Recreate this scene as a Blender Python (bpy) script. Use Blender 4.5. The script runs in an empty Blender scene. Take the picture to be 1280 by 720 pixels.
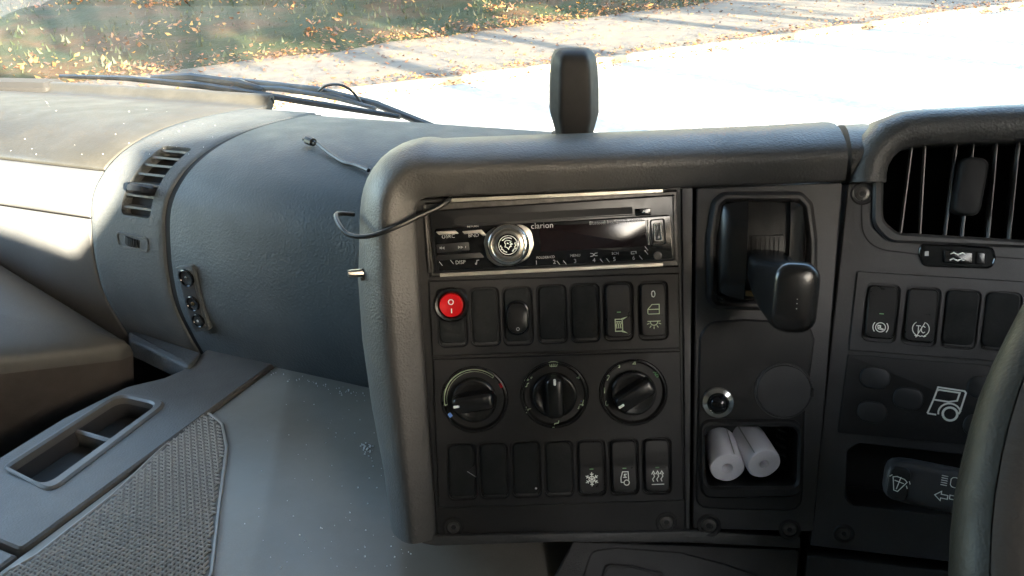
import bpy, math, random
from mathutils import Vector, Matrix, Euler
from mathutils.geometry import tessellate_polygon
random.seed(7)
PI = math.pi
rad = math.radians
scene = bpy.context.scene
COL = scene.collection

# ------------------------------------------------------------------ camera
# origin = the lens; +Y = where the phone points (level), Z up; road lies 2.3 m lower
PITCH, ROLL, FPX = rad(25), rad(2.5), 1004.0
CF = Vector((0, math.cos(PITCH), -math.sin(PITCH)))
_r0 = Vector((1, 0, 0)); _u0 = _r0.cross(CF)
CR = _r0 * math.cos(ROLL) - _u0 * math.sin(ROLL)
CU = _r0 * math.sin(ROLL) + _u0 * math.cos(ROLL)
cam_data = bpy.data.cameras.new('camera')
cam = bpy.data.objects.new('camera', cam_data); COL.objects.link(cam)
cam.matrix_world = Matrix((CR, CU, -CF)).transposed().to_4x4()
cam_data.sensor_width = 36.0
cam_data.lens = 36.0 * FPX / 1280.0
cam_data.clip_start = 0.02
cam_data.clip_end = 600
scene.camera = cam

# the truck stands turned 25 degrees to the lens: T = to its right, FW = ahead
TH = rad(25)
T = Vector((math.cos(TH), -math.sin(TH), 0)); FW = Vector((math.sin(TH), math.cos(TH), 0)); ZZ = Vector((0, 0, 1))
def V(t, f, z): return T * t + FW * f + ZZ * z

# ------------------------------------------------------------------ light
SUN_EL, SUN_AZ = rad(11), rad(31)
_lh = (-T * math.cos(SUN_AZ) + FW * math.sin(SUN_AZ))
SUN_DIR = (_lh * math.cos(SUN_EL) - ZZ * math.sin(SUN_EL)).normalized()
sun_data = bpy.data.lights.new('sun', 'SUN'); sun_data.energy = 5.0; sun_data.angle = rad(0.5); sun_data.color = (1.0, 0.87, 0.66)
sun = bpy.data.objects.new('sun', sun_data); COL.objects.link(sun)
sun.rotation_euler = SUN_DIR.to_track_quat('-Z', 'Y').to_euler()
world = bpy.data.worlds.new('World'); scene.world = world; world.use_nodes = True
wn = world.node_tree; wn.nodes.clear()
sky = wn.nodes.new('ShaderNodeTexSky'); sky.sky_type = 'NISHITA'; sky.sun_disc = False
sky.sun_elevation = SUN_EL; sky.sun_rotation = math.atan2(-SUN_DIR.x, -SUN_DIR.y)
sky.air_density = 1.0; sky.dust_density = 1.0; sky.ozone_density = 1.0
bg = wn.nodes.new('ShaderNodeBackground'); bg.inputs['Strength'].default_value = 0.15
wo = wn.nodes.new('ShaderNodeOutputWorld')
wn.links.new(sky.outputs[0], bg.inputs[0]); wn.links.new(bg.outputs[0], wo.inputs[0])
scene.view_settings.view_transform = 'Standard'; scene.view_settings.look = 'None'
scene.view_settings.exposure = 4.55; scene.view_settings.gamma = 1.0
scene.cycles.max_bounces = 10; scene.cycles.transparent_max_bounces = 12
scene.cycles.caustics_reflective = False; scene.cycles.caustics_refractive = False
scene.cycles.sample_clamp_indirect = 6.0
scene.cycles.use_denoising = True

# ------------------------------------------------------------------ helpers
def ray(x, y): return CF + CR * ((x - 640) / FPX) + CU * ((360 - y) / FPX)

class Frame:
    """a flat working plane in the cab: local x right, y up, z towards the room"""
    def __init__(s, o, x, y):
        s.o = Vector(o); s.x = Vector(x).normalized(); s.z = s.x.cross(Vector(y)).normalized(); s.y = s.z.cross(s.x)
        m = Matrix((s.x, s.y, s.z)).transposed().to_4x4(); m.translation = s.o; s.m = m
    def ab(s, px, py, h=0.0):
        d = ray(px, py); k = ((s.o + s.z * h).dot(s.z)) / d.dot(s.z); p = d * k - s.o
        return (p.dot(s.x), p.dot(s.y))
    def pts(s, lst, h=0.0): return [s.ab(x, y, h) for x, y in lst]
    def w(s, a, b, h=0.0): return s.o + s.x * a + s.y * b + s.z * h
def leaned(o, yaw, lean):
    y, l = rad(yaw), rad(lean)
    u = Vector((math.cos(y), math.sin(y), 0)); b = Vector((math.sin(y), -math.cos(y), 0))
    n = b * math.cos(l) + ZZ * math.sin(l)
    return Frame(o, u, n.cross(u))
WORLD = Frame((0, 0, 0), (1, 0, 0), (0, 1, 0))
CAB = Frame((0, 0, 0), T, FW)            # local = (t, f, z)

def rrect(cx, cy, w, h, r, rot=0.0, n=4):
    r = min(r, w / 2 - 1e-6, h / 2 - 1e-6); out = []
    for qx, qy, a0 in ((1, 1, 0), (-1, 1, 90), (-1, -1, 180), (1, -1, 270)):
        for i in range(n + 1):
            a = rad(a0 + 90 * i / n)
            out.append((qx * (w / 2 - r) + r * math.cos(a), qy * (h / 2 - r) + r * math.sin(a)))
    c, s = math.cos(rot), math.sin(rot)
    return [(cx + x * c - y * s, cy + x * s + y * c) for x, y in out]
def area2(p): return sum(p[i][0] * p[(i + 1) % len(p)][1] - p[(i + 1) % len(p)][0] * p[i][1] for i in range(len(p)))
def rpoly(p, r, n=4):
    """polygon with rounded corners, counter-clockwise; r is one radius or one for each corner"""
    p = [Vector((x, y)) for x, y in p]
    rs = list(r) if isinstance(r, (list, tuple)) else [r] * len(p)
    if area2(p) < 0: p.reverse(); rs.reverse()
    out = []; N = len(p)
    for i in range(N):
        a, b, c = p[i - 1], p[i], p[(i + 1) % N]
        d1 = (a - b); d2 = (c - b); l1, l2 = d1.length, d2.length; d1.normalize(); d2.normalize()
        ang = math.acos(max(-1, min(1, d1.dot(d2)))); ri = rs[i]
        if ri <= 0 or ang > PI - 0.02: out.append((b.x, b.y)); continue
        k = min(ri / math.tan(ang / 2), l1 * 0.48, l2 * 0.48)
        s, e = b + d1 * k, b + d2 * k
        for j in range(n + 1):
            u = j / n; q = s * (1 - u) ** 2 + b * 2 * u * (1 - u) + e * u * u
            out.append((q.x, q.y))
    return out
def circ(cx, cy, r, n=28, a0=0.0): return [(cx + r * math.cos(a0 + 2 * PI * i / n), cy + r * math.sin(a0 + 2 * PI * i / n)) for i in range(n)]
def offset(p, d):
    """move a ccw outline inwards by d"""
    out = []; N = len(p)
    for i in range(N):
        a, b, c = Vector(p[i - 1]), Vector(p[i]), Vector(p[(i + 1) % N])
        e1 = b - a; e2 = c - b
        if e1.length < 1e-9: e1 = e2
        if e2.length < 1e-9: e2 = e1
        n1 = Vector((-e1.y, e1.x)).normalized(); n2 = Vector((-e2.y, e2.x)).normalized()
        m = n1 + n2
        if m.length < 1e-6: m = n1
        m.normalize(); k = d / max(0.35, m.dot(n1)); q = b + m * k
        out.append((q.x, q.y))
    return out
def smooth_path(p, n=6):
    """Catmull-Rom through the points"""
    p = [Vector(q) for q in p]; out = []
    for i in range(len(p) - 1):
        a = p[i - 1] if i else p[i] * 2 - p[i + 1]
        b, c = p[i], p[i + 1]
        d = p[i + 2] if i + 2 < len(p) else c * 2 - b
        for j in range(n):
            t = j / n
            out.append(0.5 * ((2 * b) + (c - a) * t + (2 * a - 5 * b + 4 * c - d) * t * t + (3 * b - a - 3 * c + d) * t ** 3))
    out.append(p[-1]); return out

class MB:
    def __init__(s): s.v = []; s.f = []
    def add(s, vs, fs):
        o = len(s.v); s.v += [Vector(v) for v in vs]; s.f += [tuple(i + o for i in f) for f in fs]; return s
    def rings(s, rings, closed=True, cap0=False, cap1=False):
        n = len(rings[0]); vs = [p for r in rings for p in r]; fs = []
        for i in range(len(rings) - 1):
            for j in range(n if closed else n - 1):
                k = (j + 1) % n
                fs.append((i * n + j, i * n + k, (i + 1) * n + k, (i + 1) * n + j))
        if cap0: fs.append(tuple(reversed(range(n))))
        if cap1: fs.append(tuple(range((len(rings) - 1) * n, len(rings) * n)))
        return s.add(vs, fs)
    def prism(s, out, h0, h1, bev=0.0, n=3, bottom=False, dome=0.0, fn=None):
        if area2(out) < 0: out = list(reversed(out))
        R = [[(x, y, h0) for x, y in out]]
        if bev > 0:
            for i in range(n + 1):
                a = PI / 2 * i / n
                R.append([(x, y, h1 - bev + bev * math.sin(a)) for x, y in offset(out, bev * (1 - math.cos(a)))])
        else: R.append([(x, y, h1) for x, y in out])
        if dome:
            o2 = offset(out, bev); cx = sum(q[0] for q in o2) / len(o2); cy = sum(q[1] for q in o2) / len(o2)
            for k in (0.7, 0.4, 0.12): R.append([(cx + (x - cx) * k, cy + (y - cy) * k, h1 + dome * (1 - k * k)) for x, y in o2])
        if fn: R = [[fn(*q) for q in r] for r in R]
        return s.rings(R, True, bottom, True)
    def plate(s, outer, holes, h0, h1, bev=0.0006, hole_depth=None, wall=True):
        """flat plate with openings; openings get walls down to hole_depth"""
        if area2(outer) < 0: outer = list(reversed(outer))
        hs = [list(h) if area2(h) > 0 else list(reversed(h)) for h in holes]
        top = [offset(outer, bev)] + [offset(h, -bev) for h in hs]
        loops = [[Vector((x, y, 0)) for x, y in l] for l in top]
        base = len(s.v)
        for l in top: s.v += [Vector((x, y, h1)) for x, y in l]
        flat = [p for l in loops for p in l]
        for a, b, c in tessellate_polygon(loops):
            if ((flat[b] - flat[a]).cross(flat[c] - flat[a])).z < 0: b, c = c, b
            s.f.append((base + a, base + b, base + c))
        if wall: s.rings([[(x, y, h0) for x, y in outer], [(x, y, h1 - bev) for x, y in outer], [(x, y, h1) for x, y in top[0]]])
        for k, h in enumerate(hs):
            hd = hole_depth if hole_depth is not None else h0
            s.rings([[(x, y, h1) for x, y in top[k + 1]], [(x, y, h1 - bev) for x, y in h], [(x, y, hd) for x, y in h]])
        return s
    def box(s, c, size, rot=None, bev=0.0):
        c = Vector(c); hx, hy, hz = [q / 2 for q in size]
        if bev <= 0:
            vs = [Vector((x, y, z)) for x in (-hx, hx) for y in (-hy, hy) for z in (-hz, hz)]
            fs = [(0, 1, 3, 2), (4, 6, 7, 5), (0, 4, 5, 1), (2, 3, 7, 6), (0, 2, 6, 4), (1, 5, 7, 3)]
            M = rot.to_3x3() if rot else Matrix.Identity(3)
            return s.add([M @ v + c for v in vs], fs)
        o = rrect(0, 0, size[0], size[1], bev, 0, 2); M = rot.to_3x3() if rot else Matrix.Identity(3)
        R = [(bev, -hz), (0, -hz + bev), (0, hz - bev), (bev, hz)]
        return s.rings([[M @ Vector((x, y, z)) + c for x, y in offset(o, d)] for d, z in R], True, True, True)
    def tube(s, path, r, n=10, caps=True, closed=False, flat=1.0):
        path = [Vector(p) for p in path]; N = len(path); R = []; up = None
        for i in range(N):
            a = path[i - 1] if (i or closed) else path[i]; b = path[(i + 1) % N] if (i < N - 1 or closed) else path[i]
            d = (b - a).normalized()
            if up is None: up = d.orthogonal().normalized()
            up = (up - d * up.dot(d)).normalized(); sd = d.cross(up)
            ri = r[i] if isinstance(r, (list, tuple)) else r
            R.append([path[i] + up * (math.cos(2 * PI * k / n) * ri) + sd * (math.sin(2 * PI * k / n) * ri * flat) for k in range(n)])
        if closed: R.append(R[0]); caps = False
        return s.rings(R, True, caps, caps)
    def lathe(s, prof, c=(0, 0), n=32, z=0.0, cap=True):
        R = [[(c[0] + r * math.cos(2 * PI * k / n), c[1] + r * math.sin(2 * PI * k / n), z + h) for k in range(n)] for r, h in prof]
        return s.rings(R, True, False, cap)
    def stroke(s, pts, w, h=0.0002, z=0.0, closed=False):
        """flat printed line of width w"""
        p = [Vector(q[:2]) for q in pts]; N = len(p); L = []; Rr = []
        for i in range(N):
            a = p[i - 1] if (i or closed) else p[i]; b = p[(i + 1) % N] if (i < N - 1 or closed) else p[i]
            d1 = (p[i] - a); d2 = (b - p[i])
            if d1.length < 1e-9: d1 = d2
            if d2.length < 1e-9: d2 = d1
            d1.normalize(); d2.normalize(); n1 = Vector((-d1.y, d1.x)); n2 = Vector((-d2.y, d2.x)); m = n1 + n2
            m = n1 if m.length < 1e-6 else m.normalized(); k = w / 2 / max(0.5, m.dot(n1))
            L.append(p[i] + m * k); Rr.append(p[i] - m * k)
        vs = [(q.x, q.y, z + h) for q in L] + [(q.x, q.y, z + h) for q in Rr]; fs = []
        for i in range(N if closed else N - 1):
            j = (i + 1) % N; fs.append((N + i, N + j, j, i))
        return s.add(vs, fs)
    def flat(s, out, z):
        if area2(out) < 0: out = list(reversed(out))
        return s.add([(x, y, z) for x, y in out], [tuple(range(len(out)))])
    def text(s, txt, x, y, size, z=0.0, rot=0.0, align='CENTER', sx=1.0):
        cu = bpy.data.curves.new('lettering', 'FONT'); cu.body = txt; cu.size = size; cu.align_x = align; cu.align_y = 'CENTER'; cu.resolution_u = 2
        ob = bpy.data.objects.new('lettering', cu); COL.objects.link(ob)
        dg = bpy.context.evaluated_depsgraph_get(); me = bpy.data.meshes.new_from_object(ob.evaluated_get(dg))
        c, sn = math.cos(rot), math.sin(rot)
        s.add([(x + v.co.x * sx * c - v.co.y * sn, y + v.co.x * sx * sn + v.co.y * c, z) for v in me.vertices], [tuple(p.vertices) for p in me.polygons])
        bpy.data.objects.remove(ob); bpy.data.curves.remove(cu); bpy.data.meshes.remove(me)
        return s
    def map(s, fn): s.v = [Vector(fn(v)) for v in s.v]; return s
    def build(s, name, mat, parent=None, off=(0, 0, 0), smooth=35):
        off = Vector(off)
        me = bpy.data.meshes.new(name); me.from_pydata([v - off for v in s.v], [], s.f); me.update()
        if smooth:
            me.polygons.foreach_set('use_smooth', [True] * len(me.polygons)); me.set_sharp_from_angle(angle=rad(smooth))
        o = bpy.data.objects.new(name, me); COL.objects.link(o); me.materials.append(mat)
        if parent: o.parent = parent
        return o

def tag(o, label=None, cat=None, group=None, kind=None):
    if label: o['label'] = label
    if cat: o['category'] = cat
    if group: o['group'] = group
    if kind: o['kind'] = kind
    return o
class Thing:
    """an Empty at the thing's own place on a frame; parts are given in frame coordinates"""
    def __init__(s, name, label, cat, frame, at, group=None, kind=None):
        s.fr = frame; s.off = Vector((at[0], at[1], at[2] if len(at) > 2 else 0.0))
        s.e = bpy.data.objects.new(name, None); COL.objects.link(s.e); s.e.empty_display_size = 0.02
        s.e.matrix_world = frame.m @ Matrix.Translation(s.off)
        tag(s.e, label, cat, group, kind)
    def part(s, name, mb, mat, parent=None, smooth=35): return mb.build(name, mat, parent or s.e, s.off, smooth)
def single(name, mb, mat, frame, at, label=None, cat=None, group=None, kind=None, smooth=35):
    at = Vector((at[0], at[1], at[2] if len(at) > 2 else 0.0))
    o = mb.build(name, mat, None, at, smooth); o.matrix_world = frame.m @ Matrix.Translation(at)
    return tag(o, label, cat, group, kind)

# ------------------------------------------------------------------ materials
def mat(name, col, rough=0.5, metal=0.0, grain=0.0, gscale=900, coat=0.0, var=0.0, vscale=12, spec=0.5, dust=0.0, dustcol=(0.35, 0.34, 0.32), leather=False, scratch=0.0):
    m = bpy.data.materials.new(name); m.use_nodes = True; nt = m.node_tree; b = nt.nodes['Principled BSDF']
    b.inputs['Base Color'].default_value = (*col, 1); b.inputs['Roughness'].default_value = rough; b.inputs['Metallic'].default_value = metal
    b.inputs['Coat Weight'].default_value = coat; b.inputs['Coat Roughness'].default_value = 0.15; b.inputs['Specular IOR Level'].default_value = spec
    tc = nt.nodes.new('ShaderNodeTexCoord')
    def noise(sc, det=3, ro=0.55):
        n = nt.nodes.new('ShaderNodeTexNoise'); n.inputs['Scale'].default_value = sc; n.inputs['Detail'].default_value = det; n.inputs['Roughness'].default_value = ro
        nt.links.new(tc.outputs['Object'], n.inputs['Vector']); return n
    def ramp(src, a, b2, lo=0.0, hi=1.0):
        r = nt.nodes.new('ShaderNodeMapRange'); r.inputs['From Min'].default_value = a; r.inputs['From Max'].default_value = b2
        r.inputs['To Min'].default_value = lo; r.inputs['To Max'].default_value = hi; nt.links.new(src, r.inputs['Value']); return r.outputs[0]
    if var or dust or scratch:
        n1 = noise(vscale, 5)
        mx = nt.nodes.new('ShaderNodeMix'); mx.data_type = 'RGBA'
        mx.inputs['A'].default_value = (*[c * (1 - var) for c in col], 1); mx.inputs['B'].default_value = (*[min(1, c * (1 + var)) for c in col], 1)
        nt.links.new(ramp(n1.outputs[0], 0.3, 0.7), mx.inputs['Factor']); out = mx.outputs['Result']
        if dust:
            n2 = noise(vscale * 0.7 + 3, 8, 0.7); n3 = noise(700, 2)
            mu = nt.nodes.new('ShaderNodeMath'); mu.operation = 'MULTIPLY'
            nt.links.new(ramp(n2.outputs[0], 0.45, 0.75), mu.inputs[0]); nt.links.new(ramp(n3.outputs[0], 0.4, 0.7, 0.3, 1.0), mu.inputs[1])
            m2 = nt.nodes.new('ShaderNodeMath'); m2.operation = 'MULTIPLY'; m2.inputs[1].default_value = dust; nt.links.new(mu.outputs[0], m2.inputs[0])
            md = nt.nodes.new('ShaderNodeMix'); md.data_type = 'RGBA'; md.inputs['B'].default_value = (*dustcol, 1)
            nt.links.new(out, md.inputs['A']); nt.links.new(m2.outputs[0], md.inputs['Factor']); out = md.outputs['Result']
        nt.links.new(out, b.inputs['Base Color'])
        nr = noise(vscale * 2.3, 6); nt.links.new(ramp(nr.outputs[0], 0.3, 0.7, rough * 0.88, min(1, rough * 1.15)), b.inputs['Roughness'])
    if grain:
        if leather:
            v = nt.nodes.new('ShaderNodeTexVoronoi'); v.feature = 'SMOOTH_F1'; v.inputs['Scale'].default_value = gscale; v.inputs['Smoothness'].default_value = 0.6
            nz = noise(gscale * 0.6, 2); ad = nt.nodes.new('ShaderNodeVectorMath'); ad.operation = 'MULTIPLY_ADD'
            nt.links.new(nz.outputs['Color'], ad.inputs[0]); ad.inputs[1].default_value = (1.2 / gscale,) * 3; nt.links.new(tc.outputs['Object'], ad.inputs[2])
            nt.links.new(ad.outputs[0], v.inputs['Vector']); hgt = v.outputs['Distance']
        else: hgt = noise(gscale, 2).outputs[0]
        bp = nt.nodes.new('ShaderNodeBump'); bp.inputs['Strength'].default_value = grain; bp.inputs['Distance'].default_value = 0.0006
        nt.links.new(hgt, bp.inputs['Height']); nt.links.new(bp.outputs[0], b.inputs['Normal'])
    return m
M = {}
M['dash'] = mat('dash_plastic', (0.066, 0.073, 0.077), 0.62, grain=0.9, gscale=380, var=0.08, vscale=9, spec=0.3, dust=0.03, leather=True)
M['dash_top'] = mat('dash_top_plastic', (0.022, 0.0215, 0.018), 0.6, grain=0.3, gscale=330, var=0.1, vscale=8, dust=0.10, leather=True)
M['glove'] = mat('glove_plastic', (0.06, 0.062, 0.064), 0.5, grain=0.25, gscale=320, var=0.08, vscale=8, dust=0.1, leather=True)
M['surround'] = mat('surround_grained_plastic', (0.047, 0.046, 0.045), 0.48, grain=0.45, gscale=600, var=0.12, vscale=14, dust=0.08, leather=True)
M['fascia'] = mat('fascia_black_plastic', (0.018, 0.0176, 0.018), 0.42, grain=0.25, gscale=1500, var=0.2, vscale=20, dust=0.05, spec=0.3)
M['panel'] = mat('panel_black_plastic', (0.0175, 0.0172, 0.0178), 0.4, grain=0.2, gscale=1700, var=0.2, vscale=25, dust=0.05, spec=0.3)
M['panel_grey'] = mat('panel_charcoal_plastic', (0.033, 0.0322, 0.0335), 0.45, grain=0.25, gscale=1500, var=0.15, vscale=20, dust=0.06)
M['cap'] = mat('switch_blank_plastic', (0.010, 0.0118, 0.0125), 0.7, grain=0.2, gscale=1800, var=0.25, vscale=60, dust=0.05, spec=0.25)
M['rocker'] = mat('rocker_plastic', (0.014, 0.0135, 0.0135), 0.3, grain=0.08, gscale=1600, var=0.15, vscale=60, spec=0.35)
M['knob'] = mat('knob_plastic', (0.011, 0.0105, 0.0105), 0.27)
M['gloss'] = mat('gloss_black', (0.006, 0.006, 0.007), 0.15)
M['radio'] = mat('radio_black', (0.009, 0.009, 0.010), 0.32, grain=0.05, gscale=1500, var=0.2, vscale=60)
M['display'] = mat('radio_display', (0.012, 0.007, 0.008), 0.12, var=0.3, vscale=30)
M['dark'] = mat('cavity_black', (0.004, 0.004, 0.005), 0.7)
M['gap'] = mat('gap_black', (0.006, 0.006, 0.006), 0.8)
M['silver'] = mat('silver_strip', (0.5, 0.47, 0.41), 0.38, metal=0.6, var=0.15, vscale=60)
M['chrome'] = mat('chrome', (0.72, 0.70, 0.66), 0.16, metal=1.0, var=0.1, vscale=80)
M['satin'] = mat('satin_metal', (0.5, 0.47, 0.42), 0.33, metal=1.0, var=0.15, vscale=70)
M['screw'] = mat('screw_metal', (0.10, 0.095, 0.09), 0.4, metal=0.8, var=0.3, vscale=200)
M['print'] = mat('white_print', (0.85, 0.88, 0.82), 0.6)
M['print_grey'] = mat('grey_print', (0.42, 0.42, 0.42), 0.6)
M['print_green'] = mat('pale_green_print', (0.62, 0.74, 0.50), 0.6)
M['matbase'] = mat('woven_rubber_base_shaded', (0.13, 0.122, 0.11), 0.6, grain=0.1, gscale=900, var=0.12, vscale=9, dust=0.1)  # darker than the weave: groove shade put into the base colour
M['fin'] = mat('fin_plastic', (0.11, 0.11, 0.115), 0.4)
M['stalk'] = mat('stalk_plastic', (0.034, 0.034, 0.037), 0.33, grain=0.05, gscale=1500, var=0.1, vscale=40)
M['key'] = mat('keypad_rubber', (0.02, 0.021, 0.023), 0.42, grain=0.1, gscale=1500, var=0.1, vscale=60)
M['finedge'] = mat('fin_edge', (0.05, 0.05, 0.05), 0.35, metal=0.7)
M['print_dim'] = mat('dim_green_print', (0.16, 0.34, 0.16), 0.6)
M['print_red'] = mat('red_print', (0.75, 0.03, 0.04), 0.5)
M['print_blue'] = mat('blue_print', (0.06, 0.17, 0.55), 0.5)
M['red'] = mat('red_translucent_plastic', (0.62, 0.006, 0.010), 0.2, coat=0.6)
M['rubber'] = mat('rubber_floor', (0.172, 0.155, 0.128), 0.5, grain=0.12, gscale=600, var=0.15, vscale=7, dust=0.55, dustcol=(0.27, 0.265, 0.25))
M['mat'] = mat('woven_rubber', (0.27, 0.25, 0.22), 0.42, grain=0.1, gscale=900, var=0.12, vscale=9, dust=0.12)
M['trim'] = mat('speckled_trim', (0.09, 0.087, 0.081), 0.5, grain=0.8, gscale=480, var=0.12, vscale=10, dust=0.15)
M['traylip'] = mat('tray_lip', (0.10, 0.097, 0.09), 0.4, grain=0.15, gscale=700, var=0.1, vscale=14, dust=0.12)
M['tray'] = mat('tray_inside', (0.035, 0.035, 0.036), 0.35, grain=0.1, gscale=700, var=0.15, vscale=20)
M['seat'] = mat('seat_vinyl', (0.068, 0.066, 0.06), 0.55, grain=0.2, gscale=700, var=0.12, vscale=7, dust=0.12)
M['seatside'] = mat('seat_side_cloth', (0.06, 0.052, 0.047), 0.85, grain=0.4, gscale=1200, var=0.15, vscale=20)
M['wheel'] = mat('wheel_leather', (0.007, 0.0073, 0.0056), 0.5, grain=0.2, gscale=700, var=0.2, vscale=40, spec=0.2, leather=True)
M['wheel2'] = mat('wheel_inner_leather', (0.022, 0.020, 0.019), 0.55, grain=0.6, gscale=300, var=0.15, vscale=30)
M['lower'] = mat('lower_panel', (0.028, 0.027, 0.027), 0.55, grain=0.5, gscale=900, var=0.15, vscale=20, dust=0.06)
M['cable'] = mat('cable_black', (0.006, 0.006, 0.006), 0.45)
M['plug'] = mat('plug_metal', (0.6, 0.6, 0.62), 0.3, metal=1.0)
M['tube'] = mat('white_foam_tube', (0.84, 0.82, 0.86), 0.6, grain=0.3, gscale=350, var=0.06, vscale=30)
M['crumb'] = mat('white_crumbs', (0.75, 0.75, 0.73), 0.7)
M['pod'] = mat('pod_plastic', (0.014, 0.014, 0.015), 0.6, grain=0.12, gscale=1500, var=0.1, vscale=30, spec=0.2)
M['wiper'] = mat('wiper_black', (0.02, 0.02, 0.021), 0.4)
M['wiper_metal'] = mat('wiper_grey', (0.16, 0.16, 0.16), 0.35, metal=0.4)
M['cab'] = mat('cab_lining', (0.19, 0.185, 0.18), 0.8, grain=0.2, gscale=400, var=0.06)
M['cabdark'] = mat('cab_trim', (0.05, 0.05, 0.05), 0.6, grain=0.2, gscale=400, var=0.1)
M['brass'] = mat('brass_contact', (0.35, 0.24, 0.12), 0.35, metal=1.0)
M['stub'] = mat('bright_stub', (0.35, 0.33, 0.3), 0.4, metal=1.0)

def glass_mat():
    m = bpy.data.materials.new('windscreen_glass'); m.use_nodes = True; nt = m.node_tree; nt.nodes.clear()
    o = nt.nodes.new('ShaderNodeOutputMaterial'); tr = nt.nodes.new('ShaderNodeBsdfTransparent'); tr.inputs[0].default_value = (0.84, 0.87, 0.85, 1)
    gl = nt.nodes.new('ShaderNodeBsdfGlossy'); gl.inputs['Roughness'].default_value = 0.02; gl.inputs[0].default_value = (1, 1, 1, 1)
    fr = nt.nodes.new('ShaderNodeFresnel'); fr.inputs[0].default_value = 1.5
    ad = nt.nodes.new('ShaderNodeMath'); ad.operation = 'MULTIPLY'; ad.inputs[1].default_value = 1.8; ad.use_clamp = True
    mx = nt.nodes.new('ShaderNodeMixShader')
    nt.links.new(fr.outputs[0], ad.inputs[0]); nt.links.new(ad.outputs[0], mx.inputs[0]); nt.links.new(tr.outputs[0], mx.inputs[1]); nt.links.new(gl.outputs[0], mx.inputs[2])
    # thin film of dust on the pane
    df = nt.nodes.new('ShaderNodeBsdfDiffuse'); df.inputs[0].default_value = (0.6, 0.58, 0.54, 1)
    tc = nt.nodes.new('ShaderNodeTexCoord'); mp = nt.nodes.new('ShaderNodeMapping'); mp.inputs['Scale'].default_value = (9, 1.5, 1.5)
    nz = nt.nodes.new('ShaderNodeTexNoise'); nz.inputs['Scale'].default_value = 2.5; nz.inputs['Detail'].default_value = 7
    mr = nt.nodes.new('ShaderNodeMapRange'); mr.inputs['From Min'].default_value = 0.35; mr.inputs['From Max'].default_value = 0.8; mr.inputs['To Min'].default_value = 0.0; mr.inputs['To Max'].default_value = 0.02
    nt.links.new(tc.outputs['Object'], mp.inputs[0]); nt.links.new(mp.outputs[0], nz.inputs['Vector']); nt.links.new(nz.outputs[0], mr.inputs[0])
    m2 = nt.nodes.new('ShaderNodeMixShader'); nt.links.new(mr.outputs[0], m2.inputs[0]); nt.links.new(mx.outputs[0], m2.inputs[1]); nt.links.new(df.outputs[0], m2.inputs[2])
    nt.links.new(m2.outputs[0], o.inputs[0]); return m
M['glass'] = glass_mat()
def ground_mat(name, c1, c2, scale, rough=0.9, c3=None, s3=3.0, bump=0.3):
    m = bpy.data.materials.new(name); m.use_nodes = True; nt = m.node_tree; b = nt.nodes['Principled BSDF']; b.inputs['Roughness'].default_value = rough; b.inputs['Specular IOR Level'].default_value = 0.2
    tc = nt.nodes.new('ShaderNodeTexCoord')
    def nz(s, d=6):
        n = nt.nodes.new('ShaderNodeTexNoise'); n.inputs['Scale'].default_value = s; n.inputs['Detail'].default_value = d; nt.links.new(tc.outputs['Object'], n.inputs['Vector']); return n
    def rm(n, a, b2):
        r = nt.nodes.new('ShaderNodeMapRange'); r.inputs['From Min'].default_value = a; r.inputs['From Max'].default_value = b2; nt.links.new(n.outputs[0], r.inputs[0]); return r.outputs[0]
    mx = nt.nodes.new('ShaderNodeMix'); mx.data_type = 'RGBA'; mx.inputs['A'].default_value = (*c1, 1); mx.inputs['B'].default_value = (*c2, 1)
    n1 = nz(scale); nt.links.new(rm(n1, 0.35, 0.65), mx.inputs['Factor']); out = mx.outputs['Result']
    if c3:
        m3 = nt.nodes.new('ShaderNodeMix'); m3.data_type = 'RGBA'; m3.inputs['B'].default_value = (*c3, 1); nt.links.new(out, m3.inputs['A'])
        nt.links.new(rm(nz(s3, 8), 0.45, 0.62), m3.inputs['Factor']); out = m3.outputs['Result']
    nt.links.new(out, b.inputs['Base Color'])
    bp = nt.nodes.new('ShaderNodeBump'); bp.inputs['Strength'].default_value = bump; bp.inputs['Distance'].default_value = 0.03; nt.links.new(nz(scale * 3).outputs[0], bp.inputs['Height']); nt.links.new(bp.outputs[0], b.inputs['Normal'])
    return m
M['road'] = ground_mat('pale_dry_asphalt', (0.26, 0.25, 0.235), (0.32, 0.31, 0.29), 6)
M['path'] = ground_mat('path_asphalt', (0.078, 0.066, 0.058), (0.105, 0.088, 0.074), 5, c3=(0.13, 0.10, 0.072), s3=1.2)
M['verge'] = ground_mat('grass_and_litter', (0.008, 0.014, 0.003), (0.016, 0.021, 0.005), 3, c3=(0.040, 0.021, 0.008), s3=0.9, bump=0.8)  # grass and litter tones, darkened in place of tree shade the bank lacks
M['kerb'] = ground_mat('kerb_stone', (0.20, 0.165, 0.12), (0.26, 0.21, 0.15), 5)
M['bark'] = ground_mat('bark', (0.06, 0.045, 0.035), (0.11, 0.09, 0.07), 9)
def leaf_mat(name, cols, trans=0.0):
    m = bpy.data.materials.new(name); m.use_nodes = True; nt = m.node_tree; b = nt.nodes['Principled BSDF']; b.inputs['Roughness'].default_value = 0.7
    g = nt.nodes.new('ShaderNodeNewGeometry'); r = nt.nodes.new('ShaderNodeValToRGB'); r.color_ramp.interpolation = 'CONSTANT'
    e = r.color_ramp.elements
    while len(e) < len(cols): e.new(0.5)
    for i, c in enumerate(cols): e[i].position = i / len(cols); e[i].color = (*c, 1)
    nt.links.new(g.outputs['Random Per Island'], r.inputs[0]); nt.links.new(r.outputs[0], b.inputs['Base Color'])
    return m
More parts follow.
